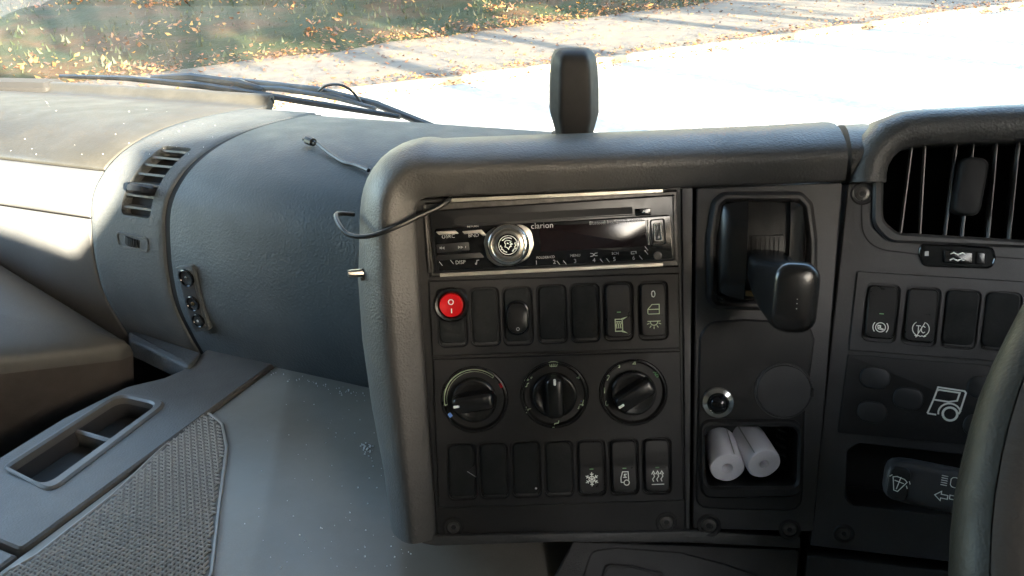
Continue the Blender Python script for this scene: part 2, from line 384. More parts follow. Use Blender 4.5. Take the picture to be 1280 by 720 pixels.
M['leaves'] = leaf_mat('fallen_leaves', [(0.13, 0.045, 0.012), (0.16, 0.07, 0.018), (0.07, 0.028, 0.012), (0.20, 0.11, 0.025), (0.045, 0.02, 0.012), (0.11, 0.045, 0.018)])
M['grass'] = leaf_mat('grass_blades', [(0.010, 0.018, 0.003), (0.016, 0.024, 0.005), (0.012, 0.015, 0.004), (0.02, 0.022, 0.007)])
M['crown'] = leaf_mat('tree_leaves', [(0.10, 0.09, 0.02), (0.22, 0.12, 0.03), (0.07, 0.09, 0.02), (0.30, 0.15, 0.03)])

# ------------------------------------------------------------------ outdoors
GND = Frame((0, 0, -2.3), (1, 0, 0), (0, 1, 0))
def G(px, py): return Vector(GND.ab(px, py))
def extend(p, l, r):
    d0 = (p[1] - p[0]).normalized(); d1 = (p[-1] - p[-2]).normalized()
    return [p[0] - d0 * l] + p + [p[-1] + d1 * r]
edge_road = extend([G(449, 118), G(640, 95), G(880, 63), G(1280, 8)], 40, 60)
edge_bank = extend([G(200, 98), G(400, 73), G(640, 40), G(880, 10)], 40, 60)
def resample(p, n):
    L = [0]
    for a, b in zip(p, p[1:]): L.append(L[-1] + (b - a).length)
    out = []; j = 0
    for i in range(n):
        s = L[-1] * i / (n - 1)
        while j < len(p) - 2 and s > L[j + 1]: j += 1
        out.append(p[j].lerp(p[j + 1], (s - L[j]) / (L[j + 1] - L[j])))
    return out
eb = resample(edge_bank, 90); er = resample(edge_road, 90)
eb = [p + Vector((0.12 * math.sin(i * 1.9), 0.18 * math.sin(i * 2.7 + 1))) for i, p in enumerate(eb)]
mb = MB(); mb.add([(-250, -250, 0), (250, -250, 0), (250, 250, 0), (-250, 250, 0)], [(0, 1, 2, 3)])
single('road', mb, M['road'], GND, (0, 0), kind='structure')
mb = MB(); mb.rings([[(p.x, p.y, 0.10) for p in er], [(p.x, p.y, 0.104) for p in eb]], closed=False)
single('footpath', mb, M['path'], GND, (0, 0), kind='structure')
kn = [Vector((-(er[min(i + 1, 89)] - er[max(i - 1, 0)]).y, (er[min(i + 1, 89)] - er[max(i - 1, 0)]).x)).normalized() for i in range(90)]
mb = MB(); mb.rings([[(p.x, p.y, 0.0) for p in [e - k * 0.12 for e, k in zip(er, kn)]], [(p.x, p.y, 0.11) for p in [e - k * 0.11 for e, k in zip(er, kn)]], [(p.x, p.y, 0.114) for p in [e + k * 0.01 for e, k in zip(er, kn)]], [(p.x, p.y, 0.09) for p in [e + k * 0.012 for e, k in zip(er, kn)]]], closed=False)
single('kerb', mb, M['kerb'], GND, (0, 0), kind='structure', smooth=20)
bn = Vector((-0.45, 0.89)).normalized()
def bank_h(k): return 0.10 + 0.10 * k + 0.0 if k > 0 else 0.10
rows = []
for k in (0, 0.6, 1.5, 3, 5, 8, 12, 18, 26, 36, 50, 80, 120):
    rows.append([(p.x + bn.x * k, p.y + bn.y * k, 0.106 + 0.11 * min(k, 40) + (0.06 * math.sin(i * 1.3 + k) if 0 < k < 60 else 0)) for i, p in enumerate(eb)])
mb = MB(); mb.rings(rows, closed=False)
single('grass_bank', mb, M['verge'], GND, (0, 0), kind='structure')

def leaf_quad(mb, x, y, z, s, tilt=0.5):
    a = random.uniform(0, 2 * PI); e = Euler((random.uniform(-tilt, tilt), random.uniform(-tilt, tilt), a)).to_matrix()
    pts = [(-s, 0, 0.15 * s), (0, -0.55 * s, 0), (s, 0, 0.15 * s), (0, 0.55 * s, 0)]
    mb.add([e @ Vector(p) + Vector((x, y, z)) for p in pts], [(0, 1, 2), (0, 2, 3)])
lv = MB()
def along(line, u):
    q = u * (len(line) - 1); i = min(int(q), len(line) - 2); return line[i].lerp(line[i + 1], q - i)
for _ in range(5200):                 # drift along the kerb
    p = along(er, random.uniform(0.25, 0.75)); k = random.gauss(-0.05, 0.28)
    leaf_quad(lv, p.x - 0.42 * k, p.y + 0.9 * k, (0.12 if k > 0 else (0.118 if k > -0.12 else 0.03)) + random.uniform(0, 0.04), random.uniform(0.025, 0.055))
for _ in range(5200):                 # drift along the bank's foot
    p = along(eb, random.uniform(0.2, 0.75)); k = random.gauss(0.0, 0.4)
    leaf_quad(lv, p.x - 0.42 * k, p.y + 0.9 * k, 0.13 + max(0, k) * 0.11 + random.uniform(0, 0.05), random.uniform(0.03, 0.06))
for _ in range(2600):                  # loose on the path
    u = random.uniform(0.25, 0.75); p = along(er, u).lerp(along(eb, u), random.random())
    leaf_quad(lv, p.x, p.y, 0.12, random.uniform(0.03, 0.06))
for _ in range(420):                  # over the bank, in drifts
    u0 = random.uniform(0.12, 0.75); k0 = random.random() ** 1.2 * 18; sp = random.uniform(0.15, 0.9)
    for _ in range(random.randint(10, 100)):
        p = along(eb, max(0.0, min(0.99, u0 + random.gauss(0, sp) / 110))); k = max(0.1, k0 + random.gauss(0, sp * 0.7))
        leaf_quad(lv, p.x + bn.x * k, p.y + bn.y * k, 0.14 + 0.11 * k + random.uniform(0, 0.08), random.choice((0.02, 0.03, 0.035, 0.05, 0.075)), 0.9)
single('fallen_leaves', lv, M['leaves'], GND, (0, 12), 'orange and brown fallen leaves along the path and bank', 'leaves', kind='stuff', smooth=0)
gb = MB()
for _ in range(15000):
    u = random.uniform(0.12, 0.75); p = along(eb, u); k = 0.15 + random.random() ** 1.2 * 16
    x, y, z = p.x + bn.x * k, p.y + bn.y * k, 0.08 + 0.11 * k; a = random.uniform(0, 2 * PI); w = 0.03; h = random.uniform(0.06, 0.16)
    gb.add([(x - w * math.cos(a), y - w * math.sin(a), z), (x + w * math.cos(a), y + w * math.sin(a), z), (x + random.uniform(-0.06, 0.06), y + random.uniform(-0.06, 0.06), z + h)], [(0, 1, 2)])
single('grass', gb, M['grass'], GND, (0, 16), 'short green grass on the bank', 'grass', kind='stuff', smooth=0)

def tree(x, y, z, hb, H, cr, label, n=3000):
    th = Thing('park_tree', label, 'tree', GND, (x, y, z), 'park trees beside the road')
    tr = MB(); base = Vector((x, y, z)); top = Vector((x + random.uniform(-0.5, 0.5), y + random.uniform(-0.5, 0.5), z + H - 1.0))
    tr.tube([(x, y, z - 0.3), (x + 0.05, y, z + 1.5), base.lerp(top, 0.55), top], [0.36, 0.28, 0.18, 0.05], 9)
    tips = [top]
    for i in range(22):
        a = i * 2.4; zz = hb + (H - hb) * (i + 0.5) / 22; k = math.sin(PI * (0.12 + 0.8 * (i + 0.5) / 22)) * cr * random.uniform(0.55, 1.0)
        b = base.lerp(top, max(0.3, (zz - 1.2) / (H - 1.0))); e = Vector((b.x + math.cos(a) * k, b.y + math.sin(a) * k, z + zz))
        tr.tube([b, b.lerp(e, 0.5) + Vector((0, 0, 0.2)), e], [0.09, 0.06, 0.02], 6); tips += [e, b.lerp(e, 0.6)]
    th.part('trunk', tr, M['bark'])
    cm = MB()
    for i in range(n):
        c = random.choice(tips); d = Vector((random.gauss(0, 1), random.gauss(0, 1), random.gauss(0, 0.7))) * cr * 0.2
        leaf_quad(cm, c.x + d.x, c.y + d.y, c.z + d.z, random.uniform(0.20, 0.36), 1.3)
    th.part('crown', cm, M['crown'], smooth=0)
_l2 = Vector((_lh.x, _lh.y)).normalized()
TREES = ((215, 92, 6, 12, 1.9, 'slender autumn tree nearest behind the truck'), (400, 66, 6, 13, 2.4, 'autumn tree second along the roadside row'), (560, 44, 6.5, 13, 2.6, 'autumn tree third along the roadside row'),
         (740, 24, 6, 13, 2.6, 'autumn tree fourth along the roadside row'), (930, 22, 6, 14, 2.8, 'autumn tree fifth along the roadside row'), (1160, 8, 6, 14, 3.2, 'broadest autumn tree at the end of the row'))
for px, py, hb, H, cr, lab in TREES:
    g = G(px, py); q = g - _l2 * (hb - 0.9) / math.tan(SUN_EL)
    tree(q.x, q.y, 0.0, hb, H, cr, lab, 5000)

# trees standing on the bank ahead; their crowns close off the sky in front of the cab
for i in range(8):
    e = along(eb, 0.30 + 0.047 * i); k = (17, 14, 12, 11, 10.5, 10, 10.5, 11)[i]
    tree(e.x + bn.x * k, e.y + bn.y * k, 0.1 + 0.11 * k, 3.5, 15 + (i * 7 % 4), 3.6, 'tree on the bank ahead of the windscreen, number %s from the left' % ('one', 'two', 'three', 'four', 'five', 'six', 'seven', 'eight')[i], 4200)

# ------------------------------------------------------------------ cab shell (truck frame: right, ahead, up)
TL, TR_, ROOF, REAR, FLOOR = -1.78, 0.86, 0.85, -1.5, -1.25
def slab(name, lo, hi, m): 
    mb = MB(); c = [(a + b) / 2 for a, b in zip(lo, hi)]; mb.box(c, [b - a for a, b in zip(lo, hi)])
    return single(name, mb, m, CAB, c, kind='structure', smooth=0)
slab('cab_floor', (TL, REAR, FLOOR - 0.05), (TR_, 0.95, FLOOR), M['cabdark'])
slab('cab_roof', (TL - 0.05, REAR - 0.05, ROOF), (TR_ + 0.05, 0.86, ROOF + 0.05), M['cab'])
slab('cab_roof_shelf', (TL + 0.002, 0.42, 0.44), (TR_ - 0.002, 0.815, ROOF - 0.003), M['cab'])
slab('cab_rear_wall', (TL, REAR - 0.05, FLOOR), (TR_, REAR, ROOF - 0.001), M['cab'])
slab('cab_bulkhead', (TL, 0.985, FLOOR), (TR_, 1.02, -0.30), M['cabdark'])
def door(name, t0, t1, f0, f1, z0, z1, hole=None):
    """side wall with a window opening"""
    mb = MB(); outer = [(REAR, FLOOR), (1.0, FLOOR), (1.0, -0.27), (0.82, ROOF), (REAR, ROOF)]
    hole = rpoly(hole or [(f0, z0), (f1, z0), (f1 - 0.12, z1), (f0, z1)], 0.012)
    mb.plate(outer, [hole], t0, t1, 0.002); mb.map(lambda v: (v.z, v.x, v.y))
    return single(name, mb, M['cab'], CAB, ((t0 + t1) / 2, 0, 0), kind='structure', smooth=0)
door('cab_side_wall', TR_, TR_ + 0.05, 0, 0, 0, 0, [(-0.66, 0.14), (-0.56, 0.105), (-0.44, 0.03), (-0.405, 0.06), (-0.317, 0.139), (-0.075, 0.123), (-0.05, 0.25), (0.20, 0.25), (0.14, 0.46), (-0.66, 0.46)])  # unseen window opening, outline shaped to set the sun patch on the dash
door('cab_side_wall', TL - 0.05, TL, -0.70, 0.80, -0.28, 0.66)
# windscreen: leans back, top towards the seats
WSB, WST = Vector((1.0, -0.275)), Vector((0.82, 0.80))
WS = Frame(V(-0.45, WSB.x, WSB.y), T, FW * (WST.x - WSB.x) + ZZ * (WST.y - WSB.y))
mb = MB(); hw = 1.30; hh = (WST - WSB).length; R = []
for j in range(13):
    v = hh * j / 12; R.append([(hw * (i / 16 - 1), v, 0.0) for i in range(33)])
mb.rings(R, closed=False)
th = Thing('windscreen', 'large dusty windscreen across the front of the cab', 'windscreen', WS, (0, 0))
th.part('pane', mb, M['glass'])
for sx in (-1, 1):
    mb = MB(); mb.box((sx * 1.33, hh / 2, 0.0), (0.10, hh + 0.1, 0.07), bev=0.02); th.part('pillar', mb, M['cabdark'])
mb = MB(); mb.box((0, hh + 0.04, 0.0), (2.7, 0.10, 0.08), bev=0.02); th.part('header', mb, M['cabdark'])
mb = MB(); mb.box((0, -0.02, -0.004), (2.6, 0.035, 0.02)); th.part('rubber_seal', mb, M['gap'])
mb = MB(); mb.box((0, hh - 0.10, -0.20), (2.7, 0.02, 0.40), Matrix.Rotation(0.35, 3, 'X'), bev=0.006); th.part('sun_visor', mb, M['cabdark'])

# ------------------------------------------------------------------ dashboard on the passenger side
PROF = smooth_path([Vector(p) for p in ((0.976, -0.2355), (0.966, -0.2365), (0.956, -0.2475), (0.94, -0.2480), (0.90, -0.2415), (0.80, -0.2335), (0.73, -0.236), (0.68, -0.247), (0.646, -0.265), (0.624, -0.290), (0.611, -0.335), (0.606, -0.375), (0.607, -0.41), (0.618, -0.455), (0.632, -0.50))], 8)
PL = [0.0]
for a, b in zip(PROF, PROF[1:]): PL.append(PL[-1] + (b - a).length)
def prof(s):
    s = max(0, min(PL[-1] - 1e-6, s)); i = 0
    while PL[i + 1] < s: i += 1
    p = PROF[i].lerp(PROF[i + 1], (s - PL[i]) / (PL[i + 1] - PL[i]))
    a = PROF[max(i - 1, 0)]; b = PROF[min(i + 2, len(PROF) - 1)]; d = (b - a).normalized()
    n = Vector((d.y, -d.x))                       # outwards: up on the top, towards the seats on the face
    if n.x * -1 + n.y < 0: n = -n
    return p, n
def s_at_z(z):                                    # on the face
    for i in range(len(PROF) - 1, 0, -1):
        if PROF[i].y <= z <= PROF[i - 1].y: return PL[i] - (PL[i] - PL[i - 1]) * (z - PROF[i].y) / (PROF[i - 1].y - PROF[i].y)
def hit(px, py):
    """photo point on the swept dash surface -> (t, s)"""
    d = ray(px, py); df, dz = d.dot(FW), d.z; best = None
    for i in range(len(PROF) - 1):
        a, b = PROF[i], PROF[i + 1]
        # k*(df,dz) = a + u*(b-a)
        e = b - a; det = df * -e.y + dz * e.x
        if abs(det) < 1e-12: continue
        k = (a.x * -e.y + a.y * e.x) / det; u = (df * a.y - dz * a.x) / det
        if -0.001 <= u <= 1.001 and k > 0 and (best is None or k < best[0]): best = (k, k * d.dot(T), PL[i] + u * (PL[i + 1] - PL[i]))
    return best[1], best[2]
def surf(t, s, h=0.0):
    p, n = prof(s); q = p + n * h; return Vector((t, q.x, q.y))
def inset(x, r): return 0.0 if x >= r else r - math.sqrt(max(0, r * r - (r - x) ** 2))
def sheet(tA, tB, sA, sB, r=0.004, ends=(True, True), h=0.0, hole=None, step=0.006):
    mb = MB(); ns = max(8, int((sB - sA) / step)); S = sorted(set([sA + (sB - sA) * i / ns for i in range(ns + 1)] + [sA + r * k for k in (0.1, 0.35, 0.65)] + [sB - r * k for k in (0.1, 0.35, 0.65)]))
    if hole: S = sorted(set(S + [hole[2] + (hole[3] - hole[2]) * k for k in (0, 0.01, 0.03, 0.07, 0.12, 0.25, 0.5, 0.75, 0.88, 0.93, 0.97, 0.99, 1)]))
    def cols(a, b, ra, rb):
        c = [a + (b - a) * i / 10 for i in range(11)]
        if ra: c += [a + r * k for k in (0.1, 0.35, 0.65)]
        if rb: c += [b - r * k for k in (0.1, 0.35, 0.65)]
        return sorted(c)
    def dep(t, s):
        d = max(inset(t - tA, r), inset(tB - t, r))
        if ends[0]: d = max(d, inset(s - sA, r))
        if ends[1]: d = max(d, inset(sB - s, r))
        return h - d
    def hl(s):
        if not hole or s <= hole[2] or s >= hole[3]: return None
        rr = hole[4]; d = min(s - hole[2], hole[3] - s); k = inset(d, rr); sk = hole[5] * (s - (hole[2] + hole[3]) / 2)
        return hole[0] + k + sk, hole[1] - k + sk
    def row(s, a, b, ra, rb): return [surf(t, s, dep(t, s)) for t in cols(a, b, ra, rb)]
    def bandrows(S, fn):
        for s0, s1 in zip(S, S[1:]):
            r0, r1 = fn(s0), fn(s1)
            if r0 and r1: mb.rings([r1, r0], closed=False)
    mid = lambda s: (s if True else 0)
    if not hole:
        mb.rings([row(s, tA, tB, True, True) for s in reversed(S)], closed=False)
    else:
        up = [s for s in S if s <= hole[2]]; dn = [s for s in S if s >= hole[3]]; mi = [s for s in S if hole[2] < s < hole[3]]
        mb.rings([row(s, tA, tB, True, True) for s in reversed(up)], closed=False); mb.rings([row(s, tA, tB, True, True) for s in reversed(dn)], closed=False)
        e0, e1 = hole[2] + 1e-5, hole[3] - 1e-5; mi = [e0] + mi + [e1]
        mb.rings([row(s, tA, hl(s)[0], True, False) for s in reversed(mi)], closed=False)
        mb.rings([row(s, hl(s)[1], tB, False, True) for s in reversed(mi)], closed=False)
        loop = [(hl(s)[1], s) for s in mi] + [(hl(s)[0], s) for s in reversed(mi)]
        mb.rings([[surf(t, s, h - d) for t, s in loop] for d in (0.0, 0.0015, 0.035)], closed=True)
    # skirts at the joints
    mb.rings([[surf(tA, s, h - r) for s in S], [surf(tA, s, h - 0.014) for s in S]], closed=False)
    mb.rings([[surf(tB, s, h - 0.014) for s in S], [surf(tB, s, h - r) for s in S]], closed=False)
    return mb
T1, T2 = -0.840, -0.718
dash = Thing('dashboard', 'grey plastic dashboard on the passenger side under the windscreen', 'dashboard', CAB, (-0.9, 0.62, -0.47))
SE = PL[-1]
S_C = 0.088
dash.part('core', sheet(-1.76, 0.84, S_C + 0.01, SE, h=-0.013, ends=(False, False), step=0.012), M['gap'])
sA, sB = hit(70, 205)[1], hit(70, 267)[1]
dash.part('top_pad', sheet(-1.75, T1 - 0.001, 0.0, sA - 0.001, ends=(False, True)), M['dash_top'])
gl = dash.part('glovebox_lid', sheet(-1.75, T1 - 0.001, sA + 0.001, sB - 0.0007), M['glove'])
dash.part('lower_panel', sheet(-1.75, T1 - 0.001, sB + 0.0007, SE, r=0.002, ends=(True, False)), M['glove'])
# vent band with its opening
corners = [hit(152, 268), hit(206, 181), hit(236, 186), hit(192, 274)]
vs0 = (corners[1][1] + corners[2][1]) / 2; vs1 = (corners[0][1] + corners[3][1]) / 2
vt0 = (corners[0][0] + corners[1][0]) / 2; vt1 = (corners[2][0] + corners[3][0]) / 2
print('vent', corners, vs0, vs1, vt0, vt1)
HOLE = (vt0, vt1, vs0, vs1, 0.006, 0.0)
band = dash.part('vent_band', sheet(T1 + 0.001, T2 - 0.004, 0.062, SE, ends=(True, False), hole=HOLE, step=0.004), M['dash'])
dash.part('gasket', sheet(T2 - 0.0048, T2 + 0.0048, 0.062, SE, r=0.0005, ends=(False, False), h=-0.003), M['gap'])
dash.part('centre_pad', sheet(T2 + 0.004, 0.84, S_C, SE, ends=(True, False)), M['dash'])
vent = MB(); tt = [vt0 - 0.002, vt1 + 0.002]
vent.rings([[surf(t, s, -0.034) for t in tt] for s in [vs0 - 0.003 + (vs1 - vs0 + 0.006) * i / 10 for i in range(11)]][::-1], closed=False)
ventp = dash.part('air_vent', vent, M['dark'])
for i in range(7):
    s = vs0 + (vs1 - vs0) * (i + 0.55) / 7.2; p, n = prof(s); sl = MB()
    d = Vector((-0.94, 0.34)) if i < 4 else Vector((-0.98, 0.2)); w = Vector((-d.y, d.x)) * 0.0013; base = p - n * 0.002; R = []
    for t in (vt0 + 0.001, vt1 - 0.001):
        a = base; b = base - d * 0.016
        R.append([Vector((t, q.x, q.y)) for q in (a + w * 0.4, a + w, b + w, b - w, a - w, a - w * 0.4)])
    sl.rings(R, True, True, True); dash.part('slat', sl, M['trim'], ventp)
kn_t, kn_s = hit(180, 238); p, n = prof(kn_s); mb = MB(); e = Matrix.Rotation(-0.5, 3, 'X')
mb.box((kn_t, p.x + n.x * 0.0, p.y + n.y * 0.0), (0.024, 0.03, 0.012), e, bev=0.003); dash.part('tab', mb, M['pod'], ventp)
ct_, cs_ = hit(25, 112); dash.part('corner_trim', MB().box((ct_ - 0.10, 0.955, -0.249), (0.34, 0.05, 0.03), Matrix.Rotation(0.12, 3, 'Z'), bev=0.008), M['gap'])  # near-black colour stands in for the shade on this corner
# thumb wheel under the vent
def on_dash(px, py):
    t, s = hit(px, py); p, n = prof(s); o = V(t, p.x, p.y); nn = FW * n.x + ZZ * n.y; return Frame(o, T, nn.cross(T))
FR = on_dash(165, 301); tw = Thing('vent_thumbwheel', 'small black thumbwheel in a slot below the passenger vent', 'thumbwheel', FR, (0, 0))
o = rpoly(FR.pts([(147, 291), (184, 300), (184, 313), (150, 306)]), 0.004)
tw.part('bezel', MB().plate(offset(o, -0.003), [o], -0.001, 0.0015, 0.0008, hole_depth=-0.004), M['dash'])
tw.part('slot', MB().prism(o, -0.006, -0.0008), M['dark'])
q0 = FR.ab(155, 299); q1 = FR.ab(176, 306); w = MB(); cx, cy = (q0[0] + q1[0]) / 2, (q0[1] + q1[1]) / 2; an = math.atan2(q1[1] - q0[1], q1[0] - q0[0])
for k in range(9):
    w.box((cx + (k - 4) * 0.0026 * math.cos(an), cy + (k - 4) * 0.0026 * math.sin(an), 0.002 - 0.00025 * (k - 4) ** 2), (0.0021, 0.0095, 0.005), Matrix.Rotation(an, 3, 'Z'), bev=0.0004)
tw.part('wheel', w, M['pod'])
# three-socket plate
FR = on_dash(241, 374); sp = Thing('socket_plate', 'upright plate with three round sockets on the dash face', 'socket panel', FR, (0, 0))
sp.part('plate', MB().prism(rpoly(FR.pts([(220, 333), (242, 331), (263, 412), (242, 416)]), 0.005), -0.004, 0.002, 0.0012), M['dash'])
sp.part('inlay', MB().prism(rpoly(FR.pts([(223, 337), (240, 335), (259, 409), (244, 412)]), 0.004), 0.0, 0.0027, 0.0005), M['panel_grey'])
for k, (px, py, rr) in enumerate(((234, 347, 0.0105), (242, 379, 0.0095), (249, 400, 0.0085))):
    c = FR.ab(px, py, 0.002); so = sp.part('socket', MB().lathe([(rr, 0.002), (rr, 0.0045), (rr - 0.0012, 0.005), (rr - 0.002, 0.0042), (rr - 0.0023, 0.003)], c, 24, cap=False), M['gloss'])
    if k < 2:
        sp.part('barrel', MB().lathe([(rr - 0.0023, 0.0032), (rr - 0.003, 0.0029)], c, 24), M['dark'], so)
        sp.part('contact', MB().lathe([(0.0022, 0.003), (0.0022, 0.0042), (0.001, 0.0046)], c, 12), M['brass'] if k else M['chrome'], so)
    else:
        sp.part('cap', MB().lathe([(rr - 0.0023, 0.0032), (rr - 0.003, 0.0044)], c, 24), M['cap'], so); sp.part('mark', MB().flat(circ(c[0], c[1], 0.0016, 12), 0.0046), M['print_grey'], so)

# ------------------------------------------------------------------ engine tunnel, tray strip, mat
ZT = -0.470
TUN = Frame(ZZ * ZT, T, FW)             # local (t, f)
def tz(px, py, h=0.0): return TUN.ab(px, py, h)
tn = Thing('engine_tunnel', 'grey rubber covered engine tunnel between the seats', 'tunnel', TUN, (-0.35, 0.35, -0.6))
mb = MB(); out = rpoly([(-0.6015, -0.6), (0.20, -0.6), (0.20, 0.66), (-0.6015, 0.66)], 0.01); mb.prism(out, -0.6, 0.0, 0.003); tn.part('rubber_cover', mb, M['rubber'])
mb = MB(); mb.prism([(-0.725, -0.6), (-0.602, -0.6), (-0.602, 0.66), (-0.725, 0.66)], -0.6, -0.02, 0.004); tn.part('side', mb, M['cabdark'])
# strip with tray along the tunnel's passenger edge
st = Thing('tray_strip', 'speckled grey trim strip with a two-bay tray beside the rubber mat', 'tray', TUN, (-0.66, 0.42))
H1 = 0.004
o_tray = rpoly(TUN.pts([(2, 585), (64, 617), (214, 503), (150, 490)], H1), [0.008, 0.012, 0.02, 0.03])
hole = rpoly(TUN.pts([(8, 587), (59, 607), (197, 507), (148, 496)], H1), [0.008, 0.01, 0.012, 0.014])
far = [(-0.742, 0.30), (-0.742, 0.45), tz(158, 483, H1), tz(205, 472, H1), tz(228, 462, H1), tz(250, 443, H1), tz(258, 437, H1), (-0.603, 0.66), (-0.603, 0.298)]
st.part('trim', MB().plate(rpoly(far, [0, 0.03, 0.02, 0.01, 0.015, 0.008, 0.004, 0, 0.006]), [offset(o_tray, 0.003)], -0.03, H1, 0.002, hole_depth=-0.02), M['trim'])
st.part('rear_trim', MB().plate([(-0.742, -0.2), (-0.742, 0.295), (-0.603, 0.293), (-0.603, -0.2)], [], -0.03, H1 - 0.0015, 0.002), M['trim'])
st.part('tray_rim', MB().plate(o_tray, [hole], -0.02, H1 + 0.003, 0.0022, hole_depth=-0.003), M['traylip'])
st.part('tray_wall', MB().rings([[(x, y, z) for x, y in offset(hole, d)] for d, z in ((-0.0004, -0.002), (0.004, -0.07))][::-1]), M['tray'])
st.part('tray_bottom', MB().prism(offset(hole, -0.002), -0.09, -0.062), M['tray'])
a = tz(98, 537, H1); b = tz(147, 541, H1); d = MB()
d.box(((a[0] + b[0]) / 2 , (a[1] + b[1]) / 2, -0.032), (0.074, 0.006, 0.060), bev=0.002); st.part('divider', d, M['traylip'])
wl = MB(); wl.prism(offset(hole, -0.0015), -0.07, -0.004); 
# woven rubber mat
mo_px = [(45, 695), (140, 620), (248, 518), (262, 517), (279, 530), (285, 560), (275, 640), (266, 720)]
mo = [tz(x, y) for x, y in mo_px] + [(-0.42, 0.20), (-0.43, 0.05), (-0.594, 0.05), (-0.594, 0.28)]
mo = rpoly(mo, 0.012, 3)
mt = Thing('rubber_mat', 'basket-weave textured rubber mat along the tray strip', 'mat', TUN, (-0.52, 0.3))
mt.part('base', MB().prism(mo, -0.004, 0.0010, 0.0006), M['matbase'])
rim = MB(); rim.tube([(x, y, 0.0012) for x, y in offset(mo, 0.001)], 0.0015, 6, closed=True); mt.part('border', rim, M['mat'])
def inside(p, poly):
    c = False; x, y = p
    for i in range(len(poly)):
        (x1, y1), (x2, y2) = poly[i - 1], poly[i]
        if (y1 > y) != (y2 > y) and x < (x2 - x1) * (y - y1) / (y2 - y1) + x1: c = not c
    return c
wv = MB(); inn = offset(mo, 0.0042); P = 0.0043
for i in range(-5, 65):
    for j in range(-5, 150):
        x = -0.6 + i * P; y = 0.05 + j * P * 0.98
        if not inside((x, y), inn): continue
        if (i + j) % 2: wv.box((x, y, 0.0022), (0.0058, 0.0020, 0.0022), Matrix.Rotation(0.0, 3, 'Z'), bev=0.0007)
        else: wv.box((x, y, 0.0022), (0.0020, 0.0058, 0.0022), bev=0.0007)
w = mt.part('weave', wv, M['mat'], smooth=0); w['kind'] = 'stuff'
cr = MB()
def crumb(px, py, s):
    x, y = tz(px, py); e = Euler((random.random() * 3, random.random() * 3, 0)).to_matrix()
    pts = [Vector(p) * s * random.uniform(0.6, 1.2) for p in ((1, 0, 0), (-1, 0, 0), (0, 1, 0), (0, -1, 0), (0, 0, 1), (0, 0, -1))]
    cr.add([e @ p + Vector((x, y, s * 0.7)) for p in pts], [(0, 2, 4), (2, 1, 4), (1, 3, 4), (3, 0, 4), (2, 0, 5), (1, 2, 5), (3, 1, 5), (0, 3, 5)])
for _ in range(150):
    u = random.random(); px = 300 + 240 * random.random() ** 0.6; py = 480 + 235 * random.random()
    if px > 455 + (py - 490) * 0.3: continue
    crumb(px, py, random.choice((0.0004, 0.0005, 0.0006, 0.0009)))
for _ in range(26): crumb(random.gauss(459, 3.5), random.gauss(560, 4), random.uniform(0.0006, 0.0016))
for _ in range(40):
    u = random.random(); crumb(330 + 125 * u + random.gauss(0, 3), 462 + 30 * u + random.gauss(0, 2.5) + 3, random.uniform(0.0005, 0.0012))
for _ in range(30):
    px, py = random.uniform(5, 270), random.uniform(125, 195); t_, s_ = hit(px, py)
    if t_ > T2: continue
    c_ = surf(t_, s_, 0.0004); e = Euler((random.random() * 3, random.random() * 3, 0)).to_matrix(); z_ = random.uniform(0.0003, 0.0007)
    cr.add([e @ Vector(v) * z_ + Vector((c_.x, c_.y, c_.z - ZT)) for v in ((1, 0, 0), (-.5, .8, 0), (-.5, -.8, 0), (0, 0, .8))], [(0, 1, 3), (1, 2, 3), (2, 0, 3), (0, 2, 1)])
single('crumbs', cr, M['crumb'], TUN, (-0.3, 0.5), 'white crumbs of foam scattered on the rubber tunnel cover', 'crumbs', kind='stuff', smooth=0)
# low storage box beside the dash foot
bx = Thing('storage_bin', 'dark open bin with a grey lip under the glovebox', 'bin', CAB, (-0.82, 0.58, -0.5))
lip = MB(); B0 = Frame(ZZ * -0.462, T, FW)
q = rpoly(B0.pts([(160, 412), (178, 416), (252, 440), (236, 460), (160, 424)]), 0.006)
lip.prism(q, -0.024, 0.0, 0.004); lip.map(lambda v: (v.x, v.y, v.z - 0.462)); bx.part('lip', lip, M['dash'])
w = MB(); w.box((-0.93, 0.66, -0.80), (0.40, 0.01, 0.62)); w.box((-0.93, 0.58, -0.70), (0.40, 0.16, 0.01)); bx.part('shell', w, M['dark'])
# passenger seat: cushion nose beside the tunnel, tipped up towards the far side
_tl = rad(16)
SEAT = Frame(V(-0.77, 0.57, -0.44), T * math.cos(_tl) - ZZ * math.sin(_tl), FW)
sf = SEAT
seat = Thing('passenger_seat', 'grey vinyl passenger seat with its cushion nose beside the tray', 'seat', sf, (-0.2, -0.2, -0.2))
n0 = sf.ab(170, 424); n1 = sf.ab(-10, 314); n2 = sf.ab(0, 448); n3 = sf.ab(150, 432)
print('seat', n0, n1, n2, n3)
dd = (Vector(n2) - Vector(n3)).normalized(); n4 = Vector(n2) + dd * 0.25; d1 = (Vector(n1) - Vector(n0)).normalized(); n5 = Vector(n1) + d1 * 0.2
top = rpoly([n0, n1, n5[:], (n5.x - 0.05, n4.y), n4[:], n2, n3], [0.012, 0.0, 0.03, 0.05, 0.03, 0.0, 0.02], 6)
if area2(top) < 0: top.reverse()
c = MB(); R = []
for d, h in ((0.02, -0.22), (0.008, -0.15), (0.0, -0.08), (0.0, -0.022), (0.003, -0.012), (0.007, -0.006), (0.011, -0.003)): R.append([(x, y, h) for x, y in offset(top, d)])
mx_ = sum(p[0] for p in R[-1]) / len(R[-1]); my_ = sum(p[1] for p in R[-1]) / len(R[-1])
